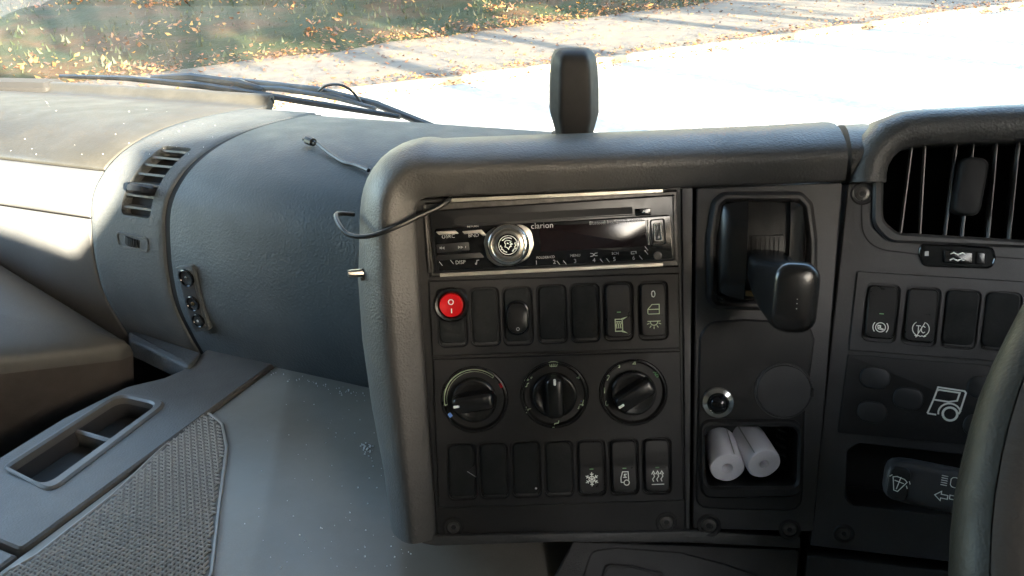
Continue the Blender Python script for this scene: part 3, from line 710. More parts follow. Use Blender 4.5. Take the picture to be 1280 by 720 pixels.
for k_, h in ((0.9, 0.0005), (0.7, 0.004), (0.4, 0.007), (0.1, 0.008)): R.append([(mx_ + (x - mx_) * k_, my_ + (y - my_) * k_, h) for x, y, z in R[6]])
ct = MB().rings(R[3:], True, False, True); seat.part('cushion', ct, M['seat'], smooth=60)
cs = MB().rings(R[:5], True, True, False); cs.map(lambda v: (v.x * 0.999, v.y * 0.999, v.z - 0.0005)); seat.part('cushion_side', cs, M['seatside'], smooth=60)
bk = MB(); bk.box((-0.35, -0.62, 0.25), (0.5, 0.13, 0.74), Matrix.Rotation(0.2, 3, 'X'), bev=0.05); seat.part('backrest', bk, M['seat'], smooth=60)
bs = MB(); bs.box((-0.35, -0.3, -0.42), (0.3, 0.36, 0.5), bev=0.03); seat.part('pedestal', bs, M['cabdark'])

# ------------------------------------------------------------------ centre console
_c = ray(690, 440).normalized() * 0.60
FAS = leaned(_c, -1, 19)
GEAR = leaned(FAS.w(*FAS.ab(866, 440)), -10, 19)
CLU = leaned(GEAR.w(*GEAR.ab(1052, 450)), -17, 20)
con = Thing('centre_console', 'grained charcoal console surround framing the radio and heater panels', 'console', FAS, (0, -0.12, -0.03))
def sweep(path, prof_, cap=True, wtop=None):
    """path: list of (frame, a, b); prof_: (outwards, height) pairs; world points -> console coordinates"""
    W = [f.w(a, b) for f, a, b in path]; N = len(W); R = []
    for i in range(N):
        d = (W[min(i + 1, N - 1)] - W[max(i - 1, 0)]).normalized(); n = path[i][0].z; o = n.cross(d).normalized()
        k = wtop[i] if wtop else 1.0
        R.append([W[i] + o * (x * k) + n * h for x, h in prof_])
    return R
def to(frame, R):
    mi = frame.m.inverted(); return [[mi @ p for p in r] for r in R]
path = []
raw = [(FAS, 546, 672), (FAS, 541, 600), (FAS, 535, 520), (FAS, 529, 430), (FAS, 524, 350), (FAS, 521, 300), (FAS, 519.5, 278), (FAS, 519.5, 262), (FAS, 522, 253), (FAS, 529, 248), (FAS, 542, 246.5), (FAS, 570, 245), (FAS, 640, 242.5), (FAS, 740, 239), (FAS, 820, 236), (FAS, 866, 234), (GEAR, 920, 232), (GEAR, 980, 230), (GEAR, 1030, 227.5), (GEAR, 1056, 226)]
dense = [(FAS, q.x, q.y) for q in smooth_path([(x, y) for f, x, y in raw if f is FAS], 4)]
dense = [d for i, d in enumerate(dense) if i % 4 == 0 or 20 <= i <= 44]
wt = [((lambda u: 0.94 + 0.26 * u * u * (3 - 2 * u))(max(0.0, min(1.0, (672 - d[2]) / 250))) * (1 - 0.10 * max(0.0, min(1.0, (350 - d[2]) / 88))) if d[2] > 262 else 1.0 + 0.08 * max(0.0, 1 - max(0.0, d[1] - 519) / 30)) for d in dense] + [1.0] * 4
raw = dense + [q for q in raw if q[0] is GEAR]
path = [(f, *f.ab(x, y)) for f, x, y in raw]
SP = smooth_path([(0.0, -0.006), (0.0, 0.001), (0.003, 0.004), (0.013, 0.0085), (0.0185, 0.0095), (0.024, 0.007), (0.031, -0.001), (0.039, -0.016), (0.0445, -0.04), (0.049, -0.09), (0.05, -0.18), (0.05, -0.30)], 3)
SP = [(v[0], v[1]) for v in [tuple(q) for q in SP]]
R = to(FAS, sweep(path, SP, wtop=wt))
mb = MB().rings(R, closed=False); mb.f.append(tuple(len(mb.v) - len(SP) + i for i in range(len(SP)))); mb.f.append(tuple(reversed(range(len(SP)))))
con.part('surround', mb, M['surround'], smooth=50)
# bottom chamfer of the surround and rail under the fascia
rail_o = [(506, 664), (548, 670), (700, 667), (864, 664), (1002, 671), (1001, 686), (860, 679), (700, 678), (545, 683), (528, 680)]
mb = MB().prism(FAS.pts(rail_o, 0.004), -0.10, 0.004, 0.0015); con.part('bottom_rail', mb, M['surround'])
# dark fascia plates
fo = FAS.pts([(516, 250), (866, 233), (862, 662), (547, 672)])
rad_hole = FAS.pts([(531, 254), (845, 238), (847, 333), (538, 346)])
con.part('fascia_plate', MB().plate(fo, [rad_hole], -0.06, 0.0, 0.0005, hole_depth=-0.05), M['fascia'])
con.part('divider', MB().prism(FAS.pts([(852, 236), (866, 235), (862, 660), (857, 660)], 0.002), -0.003, 0.002, 0.0008), M['panel_grey'])
con.part('backing', MB().prism(FAS.pts([(510, 240), (875, 226), (870, 670), (540, 680)]), -0.075, -0.048), M['dark'])
def screw(th, fr, px, py, r=0.0048, h=0.0):
    c = fr.ab(px, py, h); rim = th.part('screw', MB().lathe([(r * 1.75, h + 0.0001), (r * 1.5, h + 0.0009), (r * 1.2, h + 0.0006), (r * 1.08, h - 0.0004)], c, 22, cap=False), M['fascia'])
    th.part('screw_head', MB().lathe([(r * 1.1, h - 0.0006), (r * 0.95, h + 0.0004), (r * 0.55, h + 0.0007), (r * 0.5, h + 0.0002)], c, 20), M['screw'], rim)
    th.part('hex_recess', MB().prism(circ(c[0], c[1], r * 0.4, 6), h + 0.0001, h + 0.00035), M['dark'], rim)
screw(con, FAS, 567, 659); screw(con, FAS, 833, 653)

# ---- icons: drawn in a unit box, x right, y up
def arc(cx, cy, r, a0, a1, n=12): return [(cx + r * math.cos(rad(a0 + (a1 - a0) * i / n)), cy + r * math.sin(rad(a0 + (a1 - a0) * i / n))) for i in range(n + 1)]
ICON = {
 'snow': [[(0, -1), (0, 1)], [(-.87, -.5), (.87, .5)], [(-.87, .5), (.87, -.5)]] + [[(math.cos(a) * .95 + math.cos(a + 2.2) * .3, math.sin(a) * .95 + math.sin(a + 2.2) * .3), (math.cos(a) * .62, math.sin(a) * .62), (math.cos(a) * .95 + math.cos(a - 2.2) * .3, math.sin(a) * .95 + math.sin(a - 2.2) * .3)] for a in [rad(30 + 60 * k) for k in range(6)]] + [arc(0, 0, .45, 0, 360, 6)],
 'cabheat': [[(-.55, -.55), (-.55, .1), (-.3, .95), (.5, .95), (.55, -.2)], [(-.55, -.55), (-.1, -.55)], arc(.25, -.6, .38, 0, 360), [(-.25, .15), (.3, .15)], [(.3, .6), (-.05, .6), (-.05, .35), (.2, .35)]],
 'heat': [[(-.6, -.55), (-.75, -.2), (-.45, .2), (-.6, .6)], [(0, -.55), (-.15, -.2), (.15, .2), (0, .6)], [(.6, -.55), (.45, -.2), (.75, .2), (.6, .6)], [(-.85, .5), (-.6, .95), (-.35, .5)], [(-.25, .5), (0, .95), (.25, .5)], [(.35, .5), (.6, .95), (.85, .5)], [(-.9, -.95), (.9, -.95)]],
 'mirror': [[(-.5, -.75), (-.5, .75), (.3, .75), (.4, .6), (.4, -.6), (.3, -.75), (-.5, -.75)], [(.3, .8), (.95, 1.0), (.45, .72)], [(.3, -.8), (.95, -1.0), (.45, -.72)], [(-.3, -.4), (-.38, 0), (-.22, .35)], [(-.05, -.4), (-.13, 0), (.03, .35)], [(.2, -.4), (.12, 0), (.28, .35)], [(-.4, .45), (.3, .45)]],
 'door': [[(-.9, -.6), (-.9, 0), (-.25, .75), (.85, .75), (.85, -.7), (-.8, -.7), (-.9, -.6)], [(-.8, 0), (.8, 0)]],
 'lamp': [[(-.95, .55), (.95, .55)], arc(0, .5, .55, 180, 360)] + [[(math.cos(a) * .72, .5 + math.sin(a) * .72), (math.cos(a) * 1.1, .5 + math.sin(a) * 1.1)] for a in [rad(d) for d in (200, 235, 270, 305, 340)]],
 'defrost': [[(-.75, .75), (-.35, .9), (.35, .9), (.75, .75), (.55, .0), (-.55, .0), (-.75, .75)], [(-.3, -.2), (-.35, .2), (-.28, .55)], [(0, -.2), (-.05, .2), (.02, .55)], [(.3, -.2), (.25, .2), (.32, .55)]],
 'seat': [[(.6, .9), (.35, .0), (-.35, -.15)], [(-.3, -.1), (-.45, -.85), (-.75, -.9)], [(.3, .0), (.5, -.1), (.2, -.3)]],
 'seat_face': [[(.6, .5), (.4, -.2), (-.3, -.3), (-.45, -.9), (-.75, -.9)], arc(.6, .8, .16, 0, 360, 8), [(-.9, .5), (0, .5)], [(-.25, .7), (0, .5), (-.25, .3)]],
 'seat_feet': [[(.6, .5), (.4, -.2), (-.3, -.3), (-.45, -.9), (-.75, -.9)], arc(.6, .8, .16, 0, 360, 8), [(-.7, .3), (-.7, -.4)], [(-.9, -.2), (-.7, -.45), (-.5, -.2)]],
 'fan': [arc(.28, .3, .3, 0, 360, 8), arc(-.3, .28, .3, 0, 360, 8), arc(-.28, -.3, .3, 0, 360, 8), arc(.3, -.28, .3, 0, 360, 8)],
 'brake': [arc(0, 0, .62, 0, 360, 18), arc(0, 0, .95, 140, 220), arc(0, 0, .95, -40, 40), [(-.4, .25), (0, .25), (.0, -.1), (.45, -.25)], [(-.35, -.2), (.35, -.35)], arc(-.2, .05, .15, 0, 360, 8)],
 'tc': [arc(0, .15, .95, 125, 245), arc(0, .15, .95, -65, 55), [(-.55, .5), (.0, .5)], [(-.28, .5), (-.28, -.35)], [(.5, .35), (.3, .5), (.08, .35), (.08, -.15), (.3, -.35), (.5, -.2)], [(-.5, -.95), (.45, 1.0)], [(-.65, -.7), (-.4, -.8), (-.2, -.7), (0, -.8), (.2, -.7), (.4, -.8), (.65, -.7)]],
 'truck': [[(-.95, -.75), (-.75, .1), (-.6, .95), (.85, .95), (.95, .85), (.8, -.35), (.75, -.5)], [(-.95, -.75), (-.45, -.75)], arc(.25, -.55, .62, 195, 20, 10), [(-.75, .15), (.1, .15), (.55, .3), (.62, .8), (-.5, .8), (-.6, .75)]],
 'squiggle': [[(-.9, .35), (-.5, .6), (.0, .35), (.5, .6), (.9, .45)], [(-.9, -.45), (-.5, -.2), (.0, -.45), (.5, -.2), (.9, -.35)]],
 'beam': [arc(.35, 0, .55, 90, -90, 10) + [(.1, -.5), (-.05, -.3), (-.05, .3), (.1, .5), (.35, .55)]] + [[(-.35, y), (-.95, y)] for y in (.5, .25, 0, -.25, -.5)],
 'arrow_l': [[(-.95, 0), (-.1, .75), (-.1, .3), (.8, .3), (.8, -.3), (-.1, -.3), (-.1, -.75), (-.95, 0)]],
 'arrow_r': [[(.95, 0), (.1, .75), (.1, .3), (-.8, .3), (-.8, -.3), (.1, -.3), (.1, -.75), (.95, 0)]],
 'wash': [[(-.2, -.8), (-.75, .6), (-.4, .8), (.4, .8), (.75, .6), (.2, -.8), (-.2, -.8)], [(0, -.6), (.0, .9)], [(-.5, .3), (.5, .3)], [(.9, .8), (1.1, .5)], [(.8, .2), (1.0, -.1)], [(-.9, .8), (-1.1, .5)]],
}
def icon(mb, key, cx, cy, s, w, z, rot=0.0):
    c, sn = math.cos(rot), math.sin(rot)
    for pl in ICON[key]:
        q = [(cx + s * (x * c - y * sn), cy + s * (x * sn + y * c)) for x, y in pl]
        if len(q) > 2 and (Vector(q[0]) - Vector(q[-1])).length < 1e-6: mb.stroke(q[:-1], w, 0, z, closed=True)
        else: mb.stroke(q, w, 0, z)
    return mb
SW, SH = 0.0196, 0.0405
def rot_of(fr, px, py):
    a = Vector(fr.ab(px, py - 20)); b = Vector(fr.ab(px, py + 20)); d = (a - b); return math.atan2(d.y, d.x) - PI / 2
def well(fr, px, py, h, w=SW, hh=SH, grow=0.0014): 
    c = fr.ab(px, py, h); return rrect(c[0], c[1] - 0.0008, w + grow, hh + grow * 1.6, 0.0042, 0)
def blank(th, fr, px, py, h, w=SW, hh=SH, name='switch_blank', label=None):
    c = fr.ab(px, py, h); o = rrect(c[0], c[1], w - 0.0006, hh - 0.001, 0.004)
    p = th.part(name, MB().prism(o, h - 0.006, h - 0.0004, 0.001, dome=0.0003), M['cap'])
    lipm = MB().prism(rrect(c[0], c[1] - hh / 2 - 0.0002, w - 0.003, 0.0016, 0.0007), h - 0.003, h - 0.0009, 0.0004); th.part('lower_lip', lipm, M['panel_grey'], p)
    if label: p['label'] = label
    return p
def rocker(th, fr, px, py, h, icons, w=SW, hh=SH, mat_=None, tilt=0.0030, led=True, label=None):
    """icons: list of (key or text, dx, dy, size, width, material)"""
    c = fr.ab(px, py, h)
    def fn(x, y, z):
        v = (y - c[1]) / (hh / 2)
        return (x, y, z + (0.0 if z < h - 0.0001 else (0.0010 - tilt * v * (1 if v < 0 else 0.25) - 0.0009 * v * v)))
    o = rrect(c[0], c[1], w - 0.0012, hh - 0.0012, 0.0034, 0, 4); mb = MB()
    o_ = o if area2(o) > 0 else o[::-1]; R = [[(x, y, h - 0.006) for x, y in o_]]
    for d, z in ((0, h + 0.0), (0.0003, h + 0.0006), (0.0010, h + 0.0010)): R.append([fn(x, y, z) for x, y in offset(o_, d)])
    inn = offset(o_, 0.001)
    mb.rings(R)
    # top skin, sliced along y so that it can curve
    ys = [c[1] + (hh / 2 - 0.00163) * k / 9 for k in range(-9, 10)]
    def xr(y):
        xs = []
        for i in range(len(inn)):
            (x1, y1), (x2, y2) = inn[i - 1], inn[i]
            if (y1 - y) * (y2 - y) <= 0 and abs(y1 - y2) > 1e-9: xs.append(x1 + (x2 - x1) * (y - y1) / (y2 - y1))
        return min(xs), max(xs)
    mb.rings([[fn(x0 + (x1 - x0) * k / 4, y, h + 0.0010) for k in range(5)] for y in ys for x0, x1 in [xr(y)]], closed=False)
    p = th.part('rocker_switch', mb, mat_ or M['rocker'], smooth=50)
    if label: p['label'] = label
    for key, dx, dy, s, lw, mm in icons:
        im = MB()
        if key in ICON: icon(im, key, c[0] + dx, c[1] + dy, s, lw, h + 0.0011)
        else: im.text(key, c[0] + dx, c[1] + dy, s, h + 0.0011)
        im.map(lambda v: Vector(fn(v.x, v.y, v.z + 0.00012))); th.part('icon', im, mm, p)
    if led:
        lm = MB().flat(rrect(c[0], c[1] - 0.001, 0.0030, 0.0007, 0.0003), h + 0.0011); lm.map(lambda v: Vector(fn(v.x, v.y, v.z + 0.0001))); th.part('indicator', lm, M['print_dim'], p)
    return p
# ---- upper switch panel
HP = 0.0022
up = Thing('upper_switch_panel', 'black panel with a red button and a row of rocker switches below the radio', 'switch panel', FAS, FAS.ab(695, 395))
row1 = [(565, 396), (606, 395), (647, 394), (690, 391.5), (731, 390), (773, 388), (816.5, 387)]
uo = FAS.pts([(535, 351), (849, 341), (851, 436), (540, 446)], HP)
up.part('plate', MB().plate(rpoly(uo, 0.001), [well(FAS, x, y, HP) for x, y in row1], -0.001, HP, 0.0010, hole_depth=-0.004), M['panel'])
up.part('backing', MB().prism(offset(uo, 0.003), -0.012, -0.0035), M['dark'])
for i in (0, 1, 2, 3, 4): blank(up, FAS, *row1[i], HP)
rocker(up, FAS, *row1[5], HP, [('mirror', 0.0, -0.0105, 0.0058, 0.0007, M['print_green'])], label='rocker switch with a heated mirror symbol')
rocker(up, FAS, *row1[6], HP, [('0', 0, 0.0115, 0.0075, 0, M['print']), ('door', 0, 0.0005, 0.0048, 0.0006, M['print_green']), ('lamp', 0, -0.011, 0.0050, 0.0006, M['print_green'])], tilt=0.0012, led=False, label='rocker switch marked 0 with door and lamp symbols')
# red round push rocker and oval rocker are add-ons fitted into the blanks
c = FAS.ab(564.5, 381, HP); rb = Thing('red_button', 'round red illuminated on-off button set in the leftmost switch blank', 'button', FAS, (c[0], c[1], HP))
rb.part('bezel', MB().lathe([(0.0132, HP - 0.0002), (0.0131, HP + 0.0014), (0.0120, HP + 0.0026), (0.0102, HP + 0.0022), (0.0094, HP + 0.0004)], c, 36, cap=False), M['knob'])
bt = rb.part('cap', MB().lathe([(0.0091, HP + 0.0002), (0.0091, HP + 0.0030), (0.0084, HP + 0.0044), (0.0068, HP + 0.0042), (0.0030, HP + 0.0034)], c, 36), M['red'], smooth=60)
im = MB(); im.stroke(arc(c[0], c[1] + 0.0026, 0.0018, 0, 360, 18)[:-1], 0.0007, 0, HP + 0.0046, closed=True); im.stroke([(c[0] + 0.0002, c[1] - 0.0022), (c[0] + 0.0002, c[1] - 0.0056)], 0.0008, 0, HP + 0.0046); rb.part('marking', im, M['print'], bt)
c = FAS.ab(647, 397, HP); ob = Thing('oval_rocker', 'small black oval rocker switch added to the third switch blank', 'switch', FAS, (c[0], c[1], HP))
ob.part('bezel', MB().prism(rrect(c[0], c[1], 0.0182, 0.0262, 0.0088, 0, 8), HP - 0.0004, HP + 0.0034, 0.0014), M['gloss'])
oo = rrect(c[0], c[1], 0.0150, 0.0222, 0.0072, 0, 8)
def ofn(x, y, z): return (x, y, z + (0 if z < HP + 0.003 else 0.0028 - 0.10 * (y - c[1]) - 14 * (y - c[1]) ** 2))
cp = ob.part('cap', MB().prism(oo, HP + 0.002, HP + 0.0036, 0.0012, fn=ofn, dome=0.0002), M['rocker'], smooth=60)
im = MB(); im.stroke(arc(c[0], c[1] - 0.0075, 0.0011, 0, 360, 12)[:-1], 0.0005, 0, 0, closed=True); im.map(lambda v: Vector((v.x, v.y, HP + 0.0067))); ob.part('marking', im, M['print_grey'], cp)

# ---- climate panel
cl = Thing('climate_panel', 'black heater panel with three rotary dials over a switch row', 'control panel', FAS, FAS.ab(698, 540))
row2 = [(577, 589), (617, 587.5), (657.5, 586), (698.5, 585), (739, 583.5), (780, 582.5), (821, 581.5)]
co = FAS.pts([(540.5, 449), (851, 438.5), (855, 626), (548, 636)], HP)
dials = [(593, 499.5, 187), (693, 493.5, 90), (791.5, 490.5, 212)]
holes = [well(FAS, x, y, HP) for x, y in row2] + [circ(*FAS.ab(x, y, HP), 0.0246, 40) for x, y, _ in dials]
cl.part('plate', MB().plate(rpoly(co, 0.001), holes, -0.001, HP, 0.0010, hole_depth=-0.005), M['panel'])
cl.part('backing', MB().prism(offset(co, 0.003), -0.014, -0.0046), M['dark'])
for i in range(4):
    b = blank(cl, FAS, *row2[i], HP, label='blank switch cover with a broken notch' if i == 0 else None)
    if i == 0:
        q = FAS.pts([(594.5, 581), (594.5, 594), (586, 588.5)], HP); cl.part('notch', MB().prism(rpoly(q, 0.0003), HP - 0.0006, HP + 0.0003), M['dark'], b)
        s_ = FAS.ab(584, 589, HP); e_ = FAS.ab(595, 596, HP); cl.part('split', MB().stroke([s_, e_], 0.0006, 0, HP + 0.0004), M['print_grey'], b)
    if i == 2:
        s_ = FAS.ab(670, 610.5, HP); cl.part('speck', MB().lathe([(0.0009, HP), (0.0006, HP + 0.0006)], s_, 8), M['crumb'], b)
for i, key in ((4, 'snow'), (5, 'cabheat'), (6, 'heat')):
    rocker(cl, FAS, *row2[i], HP, [(key, 0, -0.0085, 0.0052, 0.00068, M['print'])], label='rocker switch with a %s symbol' % {'snow': 'snowflake', 'cabheat': 'cab', 'heat': 'rising heat'}[key])
for k, (px, py, ang) in enumerate(dials):
    c = FAS.ab(px, py, HP); r0, r1 = 0.0245, 0.0172
    zz = lambda r: HP - 0.0042 + 0.0036 * max(0, min(1, (r - r1) / (r0 - r1))) ** 1.4
    fl = cl.part('dial_ring', MB().lathe([(r0, HP - 0.004), (r0, HP + 0.0002), (r0 - 0.0008, HP + 0.0005)] + [(r0 - 0.0014 - (r0 - 0.0014 - r1) * i / 6, zz(r0 - 0.0014 - (r0 - 0.0014 - r1) * i / 6)) for i in range(7)], c, 48, cap=False), M['rocker'], smooth=50)
    cl.part('dial_floor', MB().lathe([(r1 + 0.0005, HP - 0.0043), (0.001, HP - 0.0043)], c, 32), M['dark'], fl)
    kp = cl.part('dial_knob', MB().lathe([(0.0166, HP - 0.0042), (0.0168, HP + 0.0030), (0.0160, HP + 0.0044), (0.0145, HP + 0.0048), (0.012, HP + 0.0036)], c, 40), M['knob'], smooth=50)
    a = rad(ang); o = rrect(0, 0, 0.0322, 0.0150, 0.0052, 0, 5); R = []
    for d, z in ((-0.0006, HP + 0.002), (0, HP + 0.0045), (0.0009, HP + 0.0115), (0.0018, HP + 0.0135), (0.0034, HP + 0.0142)):
        R.append([(c[0] + x * math.cos(a) - y * math.sin(a), c[1] + x * math.sin(a) + y * math.cos(a), z - 0.0006 * abs(y) / 0.006) for x, y in offset(o, d)])
    cl.part('grip', MB().rings(R, True, False, True), M['knob'], kp, smooth=50)
    pm = MB().prism(rrect(0.0125, 0, 0.0046, 0.0018, 0.0007), HP + 0.0128, HP + 0.01445, 0.0002); pm.map(lambda v: Vector((c[0] + v.x * math.cos(a) - v.y * math.sin(a), c[1] + v.x * math.sin(a) + v.y * math.cos(a), v.z))); cl.part('pointer', pm, M['print'], kp)
    def onring(mb, mm): mb.map(lambda v: Vector((v.x, v.y, zz(math.hypot(v.x - c[0], v.y - c[1])) + 0.0007))); cl.part('marking', mb, mm, fl)
    pol = lambda r, d: (c[0] + r * math.cos(rad(d)), c[1] + r * math.sin(rad(d)))
    if k == 0:
        m = MB(); m.stroke(arc(c[0], c[1], 0.0226, 48, 190, 30), 0.00055, 0, 0); m.stroke(arc(c[0], c[1], 0.0207, 48, 190, 30), 0.00055, 0, 0); m.stroke([pol(0.0207, 48), pol(0.0226, 48)], 0.00055, 0, 0); m.stroke([pol(0.0207, 190), pol(0.0226, 190)], 0.00055, 0, 0); onring(m, M['print_green'])
        onring(MB().stroke([pol(0.0226, 30), pol(0.0226, 21)], 0.0026, 0, 0), M['print_red']); onring(MB().stroke([pol(0.0222, 207), pol(0.0222, 216)], 0.0026, 0, 0), M['print_blue'])
    elif k == 1:
        for key, d, s in (('defrost', 90, 0.0040), ('seat', 35, 0.0030), ('seat', -23, 0.0034), ('seat_face', -88, 0.0036), ('seat_feet', 207, 0.0032), ('seat_face', 152, 0.0034)):
            onring(icon(MB(), key, *pol(0.0212, d), s * 1.1, 0.0006, 0), M['print_green'])
        onring(MB().flat(circ(*pol(0.0205, -17), 0.0006, 8), 0), M['print_blue'])
    else:
        for tx, d in (('0', 203), ('1', 176), ('2', 148), ('3', 118), ('4', 86)): onring(MB().text(tx, *pol(0.0212, d), 0.0062, 0), M['print_green'])
        onring(icon(MB(), 'fan', *pol(0.0212, 36), 0.0034, 0.0006, 0), M['print_dim'])

# ------------------------------------------------------------------ car radio in its slot
HR = 0.003
ra = Thing('car_radio', 'black single-slot car radio with a chrome volume knob', 'radio', FAS, FAS.ab(690, 293))
fo_ = FAS.pts([(535.5, 263.5), (842, 243), (844, 326), (543.5, 342)], HR)
ra.part('cage', MB().plate(FAS.pts([(529, 255), (846, 239), (848, 332), (540, 345)], 0.001), [FAS.pts([(535, 264), (842, 244), (844, 325), (543, 341)], 0.001)], -0.03, 0.001, 0.0006), M['screw'])
ra.part('body', MB().prism(rpoly(fo_, 0.002), -0.03, HR, 0.0012), M['radio'])
def bar(p, q, w, h0, h1, b=0.0004):
    a = Vector(p); c = Vector(q); d = (c - a).normalized(); n = Vector((-d.y, d.x)) * w / 2
    return MB().prism([(a + n)[:], (a - n)[:], (c - n)[:], (c + n)[:]], h0, h1, b)
ra.part('trim_strip', bar(FAS.ab(561, 250.5, 0.003), FAS.ab(829, 238.5, 0.003), 0.0027, -0.004, 0.003), M['silver'])
ra.part('trim_strip', bar(FAS.ab(550, 344, 0.003), FAS.ab(829, 331, 0.003), 0.0027, -0.004, 0.003), M['silver'])
ra.part('side_clip', bar(FAS.ab(842.5, 245, 0.003), FAS.ab(844.5, 325, 0.003), 0.0016, -0.004, 0.003), M['screw'])
ra.part('side_clip', bar(FAS.ab(530, 256, 0.003), FAS.ab(537, 341, 0.003), 0.0014, -0.004, 0.003), M['screw'])
# disc slot, eject, display window
sl = FAS.pts([(567, 277), (576, 270), (790, 258.5), (791, 267), (568, 280.5)], HR)
ra.part('disc_slot', MB().prism(rpoly(sl, 0.0005), HR - 0.0008, HR + 0.0004), M['dark'])
ra.part('slot_ridge', bar(FAS.ab(566, 281.5, HR), FAS.ab(792, 268.5, HR), 0.0008, HR - 0.0004, HR + 0.0011), M['panel_grey'])
ej = ra.part('eject_button', MB().prism(rpoly(FAS.pts([(793.5, 261), (813, 260), (814, 269), (794.5, 270)], HR), 0.0008), HR - 0.001, HR + 0.0014, 0.0004), M['gloss'])
q = FAS.ab(804, 265.2, HR); ra.part('symbol', MB().flat([(q[0] - 0.0013, q[1] - 0.0004), (q[0] + 0.0013, q[1] - 0.0004), (q[0], q[1] + 0.0011)], HR + 0.00155), M['print'], ej)
dp = FAS.pts([(674, 283), (807, 275), (809, 307), (675, 315)], HR)
face = FAS.pts([(542, 286), (838, 268), (841, 323), (548, 339)], HR)
ra.part('glossy_front', MB().prism(rpoly(face, 0.003), HR - 0.0008, HR + 0.0008, 0.0004), M['gloss'])
ra.part('display', MB().prism(rpoly(dp, 0.001), HR, HR + 0.0011, 0.0003), M['display'])
HF = HR + 0.00095
tx = MB(); RO = math.atan2(FAS.ab(807, 275)[1] - FAS.ab(674, 283)[1], FAS.ab(807, 275)[0] - FAS.ab(674, 283)[0])
def T_(s, px, py, size, mb=None, sx=1.0, al='CENTER'): ra.part('lettering', MB().text(s, *FAS.ab(px, py, HF), size, HF + 0.0002, RO, al, sx), M['print_grey'])
T_('clarion', 663.5, 283.0, 0.0060, al='LEFT'); 
T_('Bluetooth', 736.5, 279.3, 0.0034, al='LEFT', sx=.9); T_('Intelligent Tune', 759, 278.0, 0.0034, al='LEFT', sx=.9); T_('CX501E', 789, 276.3, 0.0030, al='LEFT', sx=.85)
T_('SRC', 563, 295.5, 0.0038); T_('BND', 592, 294.3, 0.0038); T_('RETURN', 591, 283, 0.0022)
T_('DISP', 575.5, 328, 0.0038)
for n_, x, y in (('1', 670.5, 328.5), ('2', 693, 327.5), ('3', 719, 326.5), ('4', 742.5, 325.5), ('5', 768, 324), ('6', 792, 322.5)): T_(n_, x, y, 0.0042)
T_('FOLDER/CD', 682, 321.7, 0.0025); T_('MENU', 719, 319.5, 0.0027); T_('SCN', 769, 316.8, 0.0027)
def ln(pts, w=0.0005): tx.stroke([FAS.ab(x, y, HF) for x, y in pts], w, 0, HF + 0.0002)
ln([(738, 320.5), (741, 320), (744, 316.5), (747, 316)]); ln([(738, 316.7), (741, 317), (744, 319.7), (747, 319.4)]); ln([(789, 317.5), (789, 314.7), (795, 314.2), (795, 317)]); ln([(789, 317.5), (793, 317.2)])
for x, y in ((551, 310), (574, 309)):
    for dx in (0, 3.2):
        d = 1 if x > 560 else -1; a = FAS.ab(x + dx, y, HF); tx.flat([(a[0] - 0.0008 * d, a[1] + 0.0011), (a[0] - 0.0008 * d, a[1] - 0.0011), (a[0] + 0.0010 * d, a[1])], HF + 0.0002)
ln([(550, 311.4), (550, 308.6)], 0.0004); ln([(582, 310), (582, 307.5)], 0.0004)
q = FAS.ab(554.5, 296, HF); tx.stroke(arc(q[0], q[1], 0.0011, 110, 430, 10), 0.0004, 0, HF + 0.0002); ln([(596, 329.5), (596, 325.5), (599, 325)]); q = FAS.ab(595, 329.6, HF); tx.flat(circ(*q, 0.0008, 8), HF + 0.0002)
for x, y in ((696, 329), (704, 328.5), (750, 326.5), (758, 326), (799, 322.5), (806, 311), (806, 316), (549, 330), (563, 328)): ln([(x, y - 3), (x + 4, y + 2)], 0.0004)
ra.part('key_marks', tx, M['print_grey'])['kind'] = 'stuff'
# silver keys, seek keys
for p4 in ([(544.5, 289.5), (569, 288), (574, 292), (549, 293.5)], [(577.5, 289), (602, 287), (609, 294.5), (604, 295), (599, 291), (581, 292.5)]):
    ra.part('silver_key', MB().prism(rpoly(FAS.pts(p4, HF), 0.0004), HR, HF + 0.0013, 0.0004), M['silver'])
for p4 in ([(545, 305.5), (586, 302.5), (587, 313), (546, 316)], [(546, 319.5), (600, 315.5), (606, 322), (547, 325.5)]):
    ra.part('key', MB().prism(rpoly(FAS.pts(p4, HF), 0.0008), HR, HF + 0.0001, 0.0003), M['radio'])
# volume knob: silver dish, chrome ring, dark cap with a crest
c = FAS.ab(635.5, 305.5, HF); kp = MB(); dish = FAS.pts([(617, 284.5), (652, 280), (664, 287), (668, 306), (661, 323), (645, 331), (621, 332.5), (609, 323), (604.5, 303), (608, 291)], HF)
kd = ra.part('knob_dish', MB().prism(rpoly(dish, 0.008), HR, HF + 0.001, 0.0006), M['satin'])
kk = ra.part('volume_knob', MB().lathe([(0.0155, HF), (0.0155, HF + 0.004), (0.0150, HF + 0.0075), (0.0138, HF + 0.0092), (0.0122, HF + 0.0094), (0.0112, HF + 0.0082), (0.0098, HF + 0.0078)], c, 44, cap=False), M['chrome'], smooth=50)
ra.part('knob_ring', MB().lathe([(0.0100, HF + 0.0076), (0.0098, HF + 0.0089), (0.0088, HF + 0.0093), (0.0081, HF + 0.0088)], c, 40, cap=False), M['satin'], kk, smooth=50)
ra.part('knob_cap', MB().lathe([(0.0083, HF + 0.0085), (0.006, HF + 0.0090), (0.002, HF + 0.0092)], c, 36), M['gloss'], kk)
cm = MB(); zc = HF + 0.0094
cm.stroke(arc(c[0], c[1], 0.0068, 0, 360, 28)[:-1], 0.0005, 0, zc, closed=True)
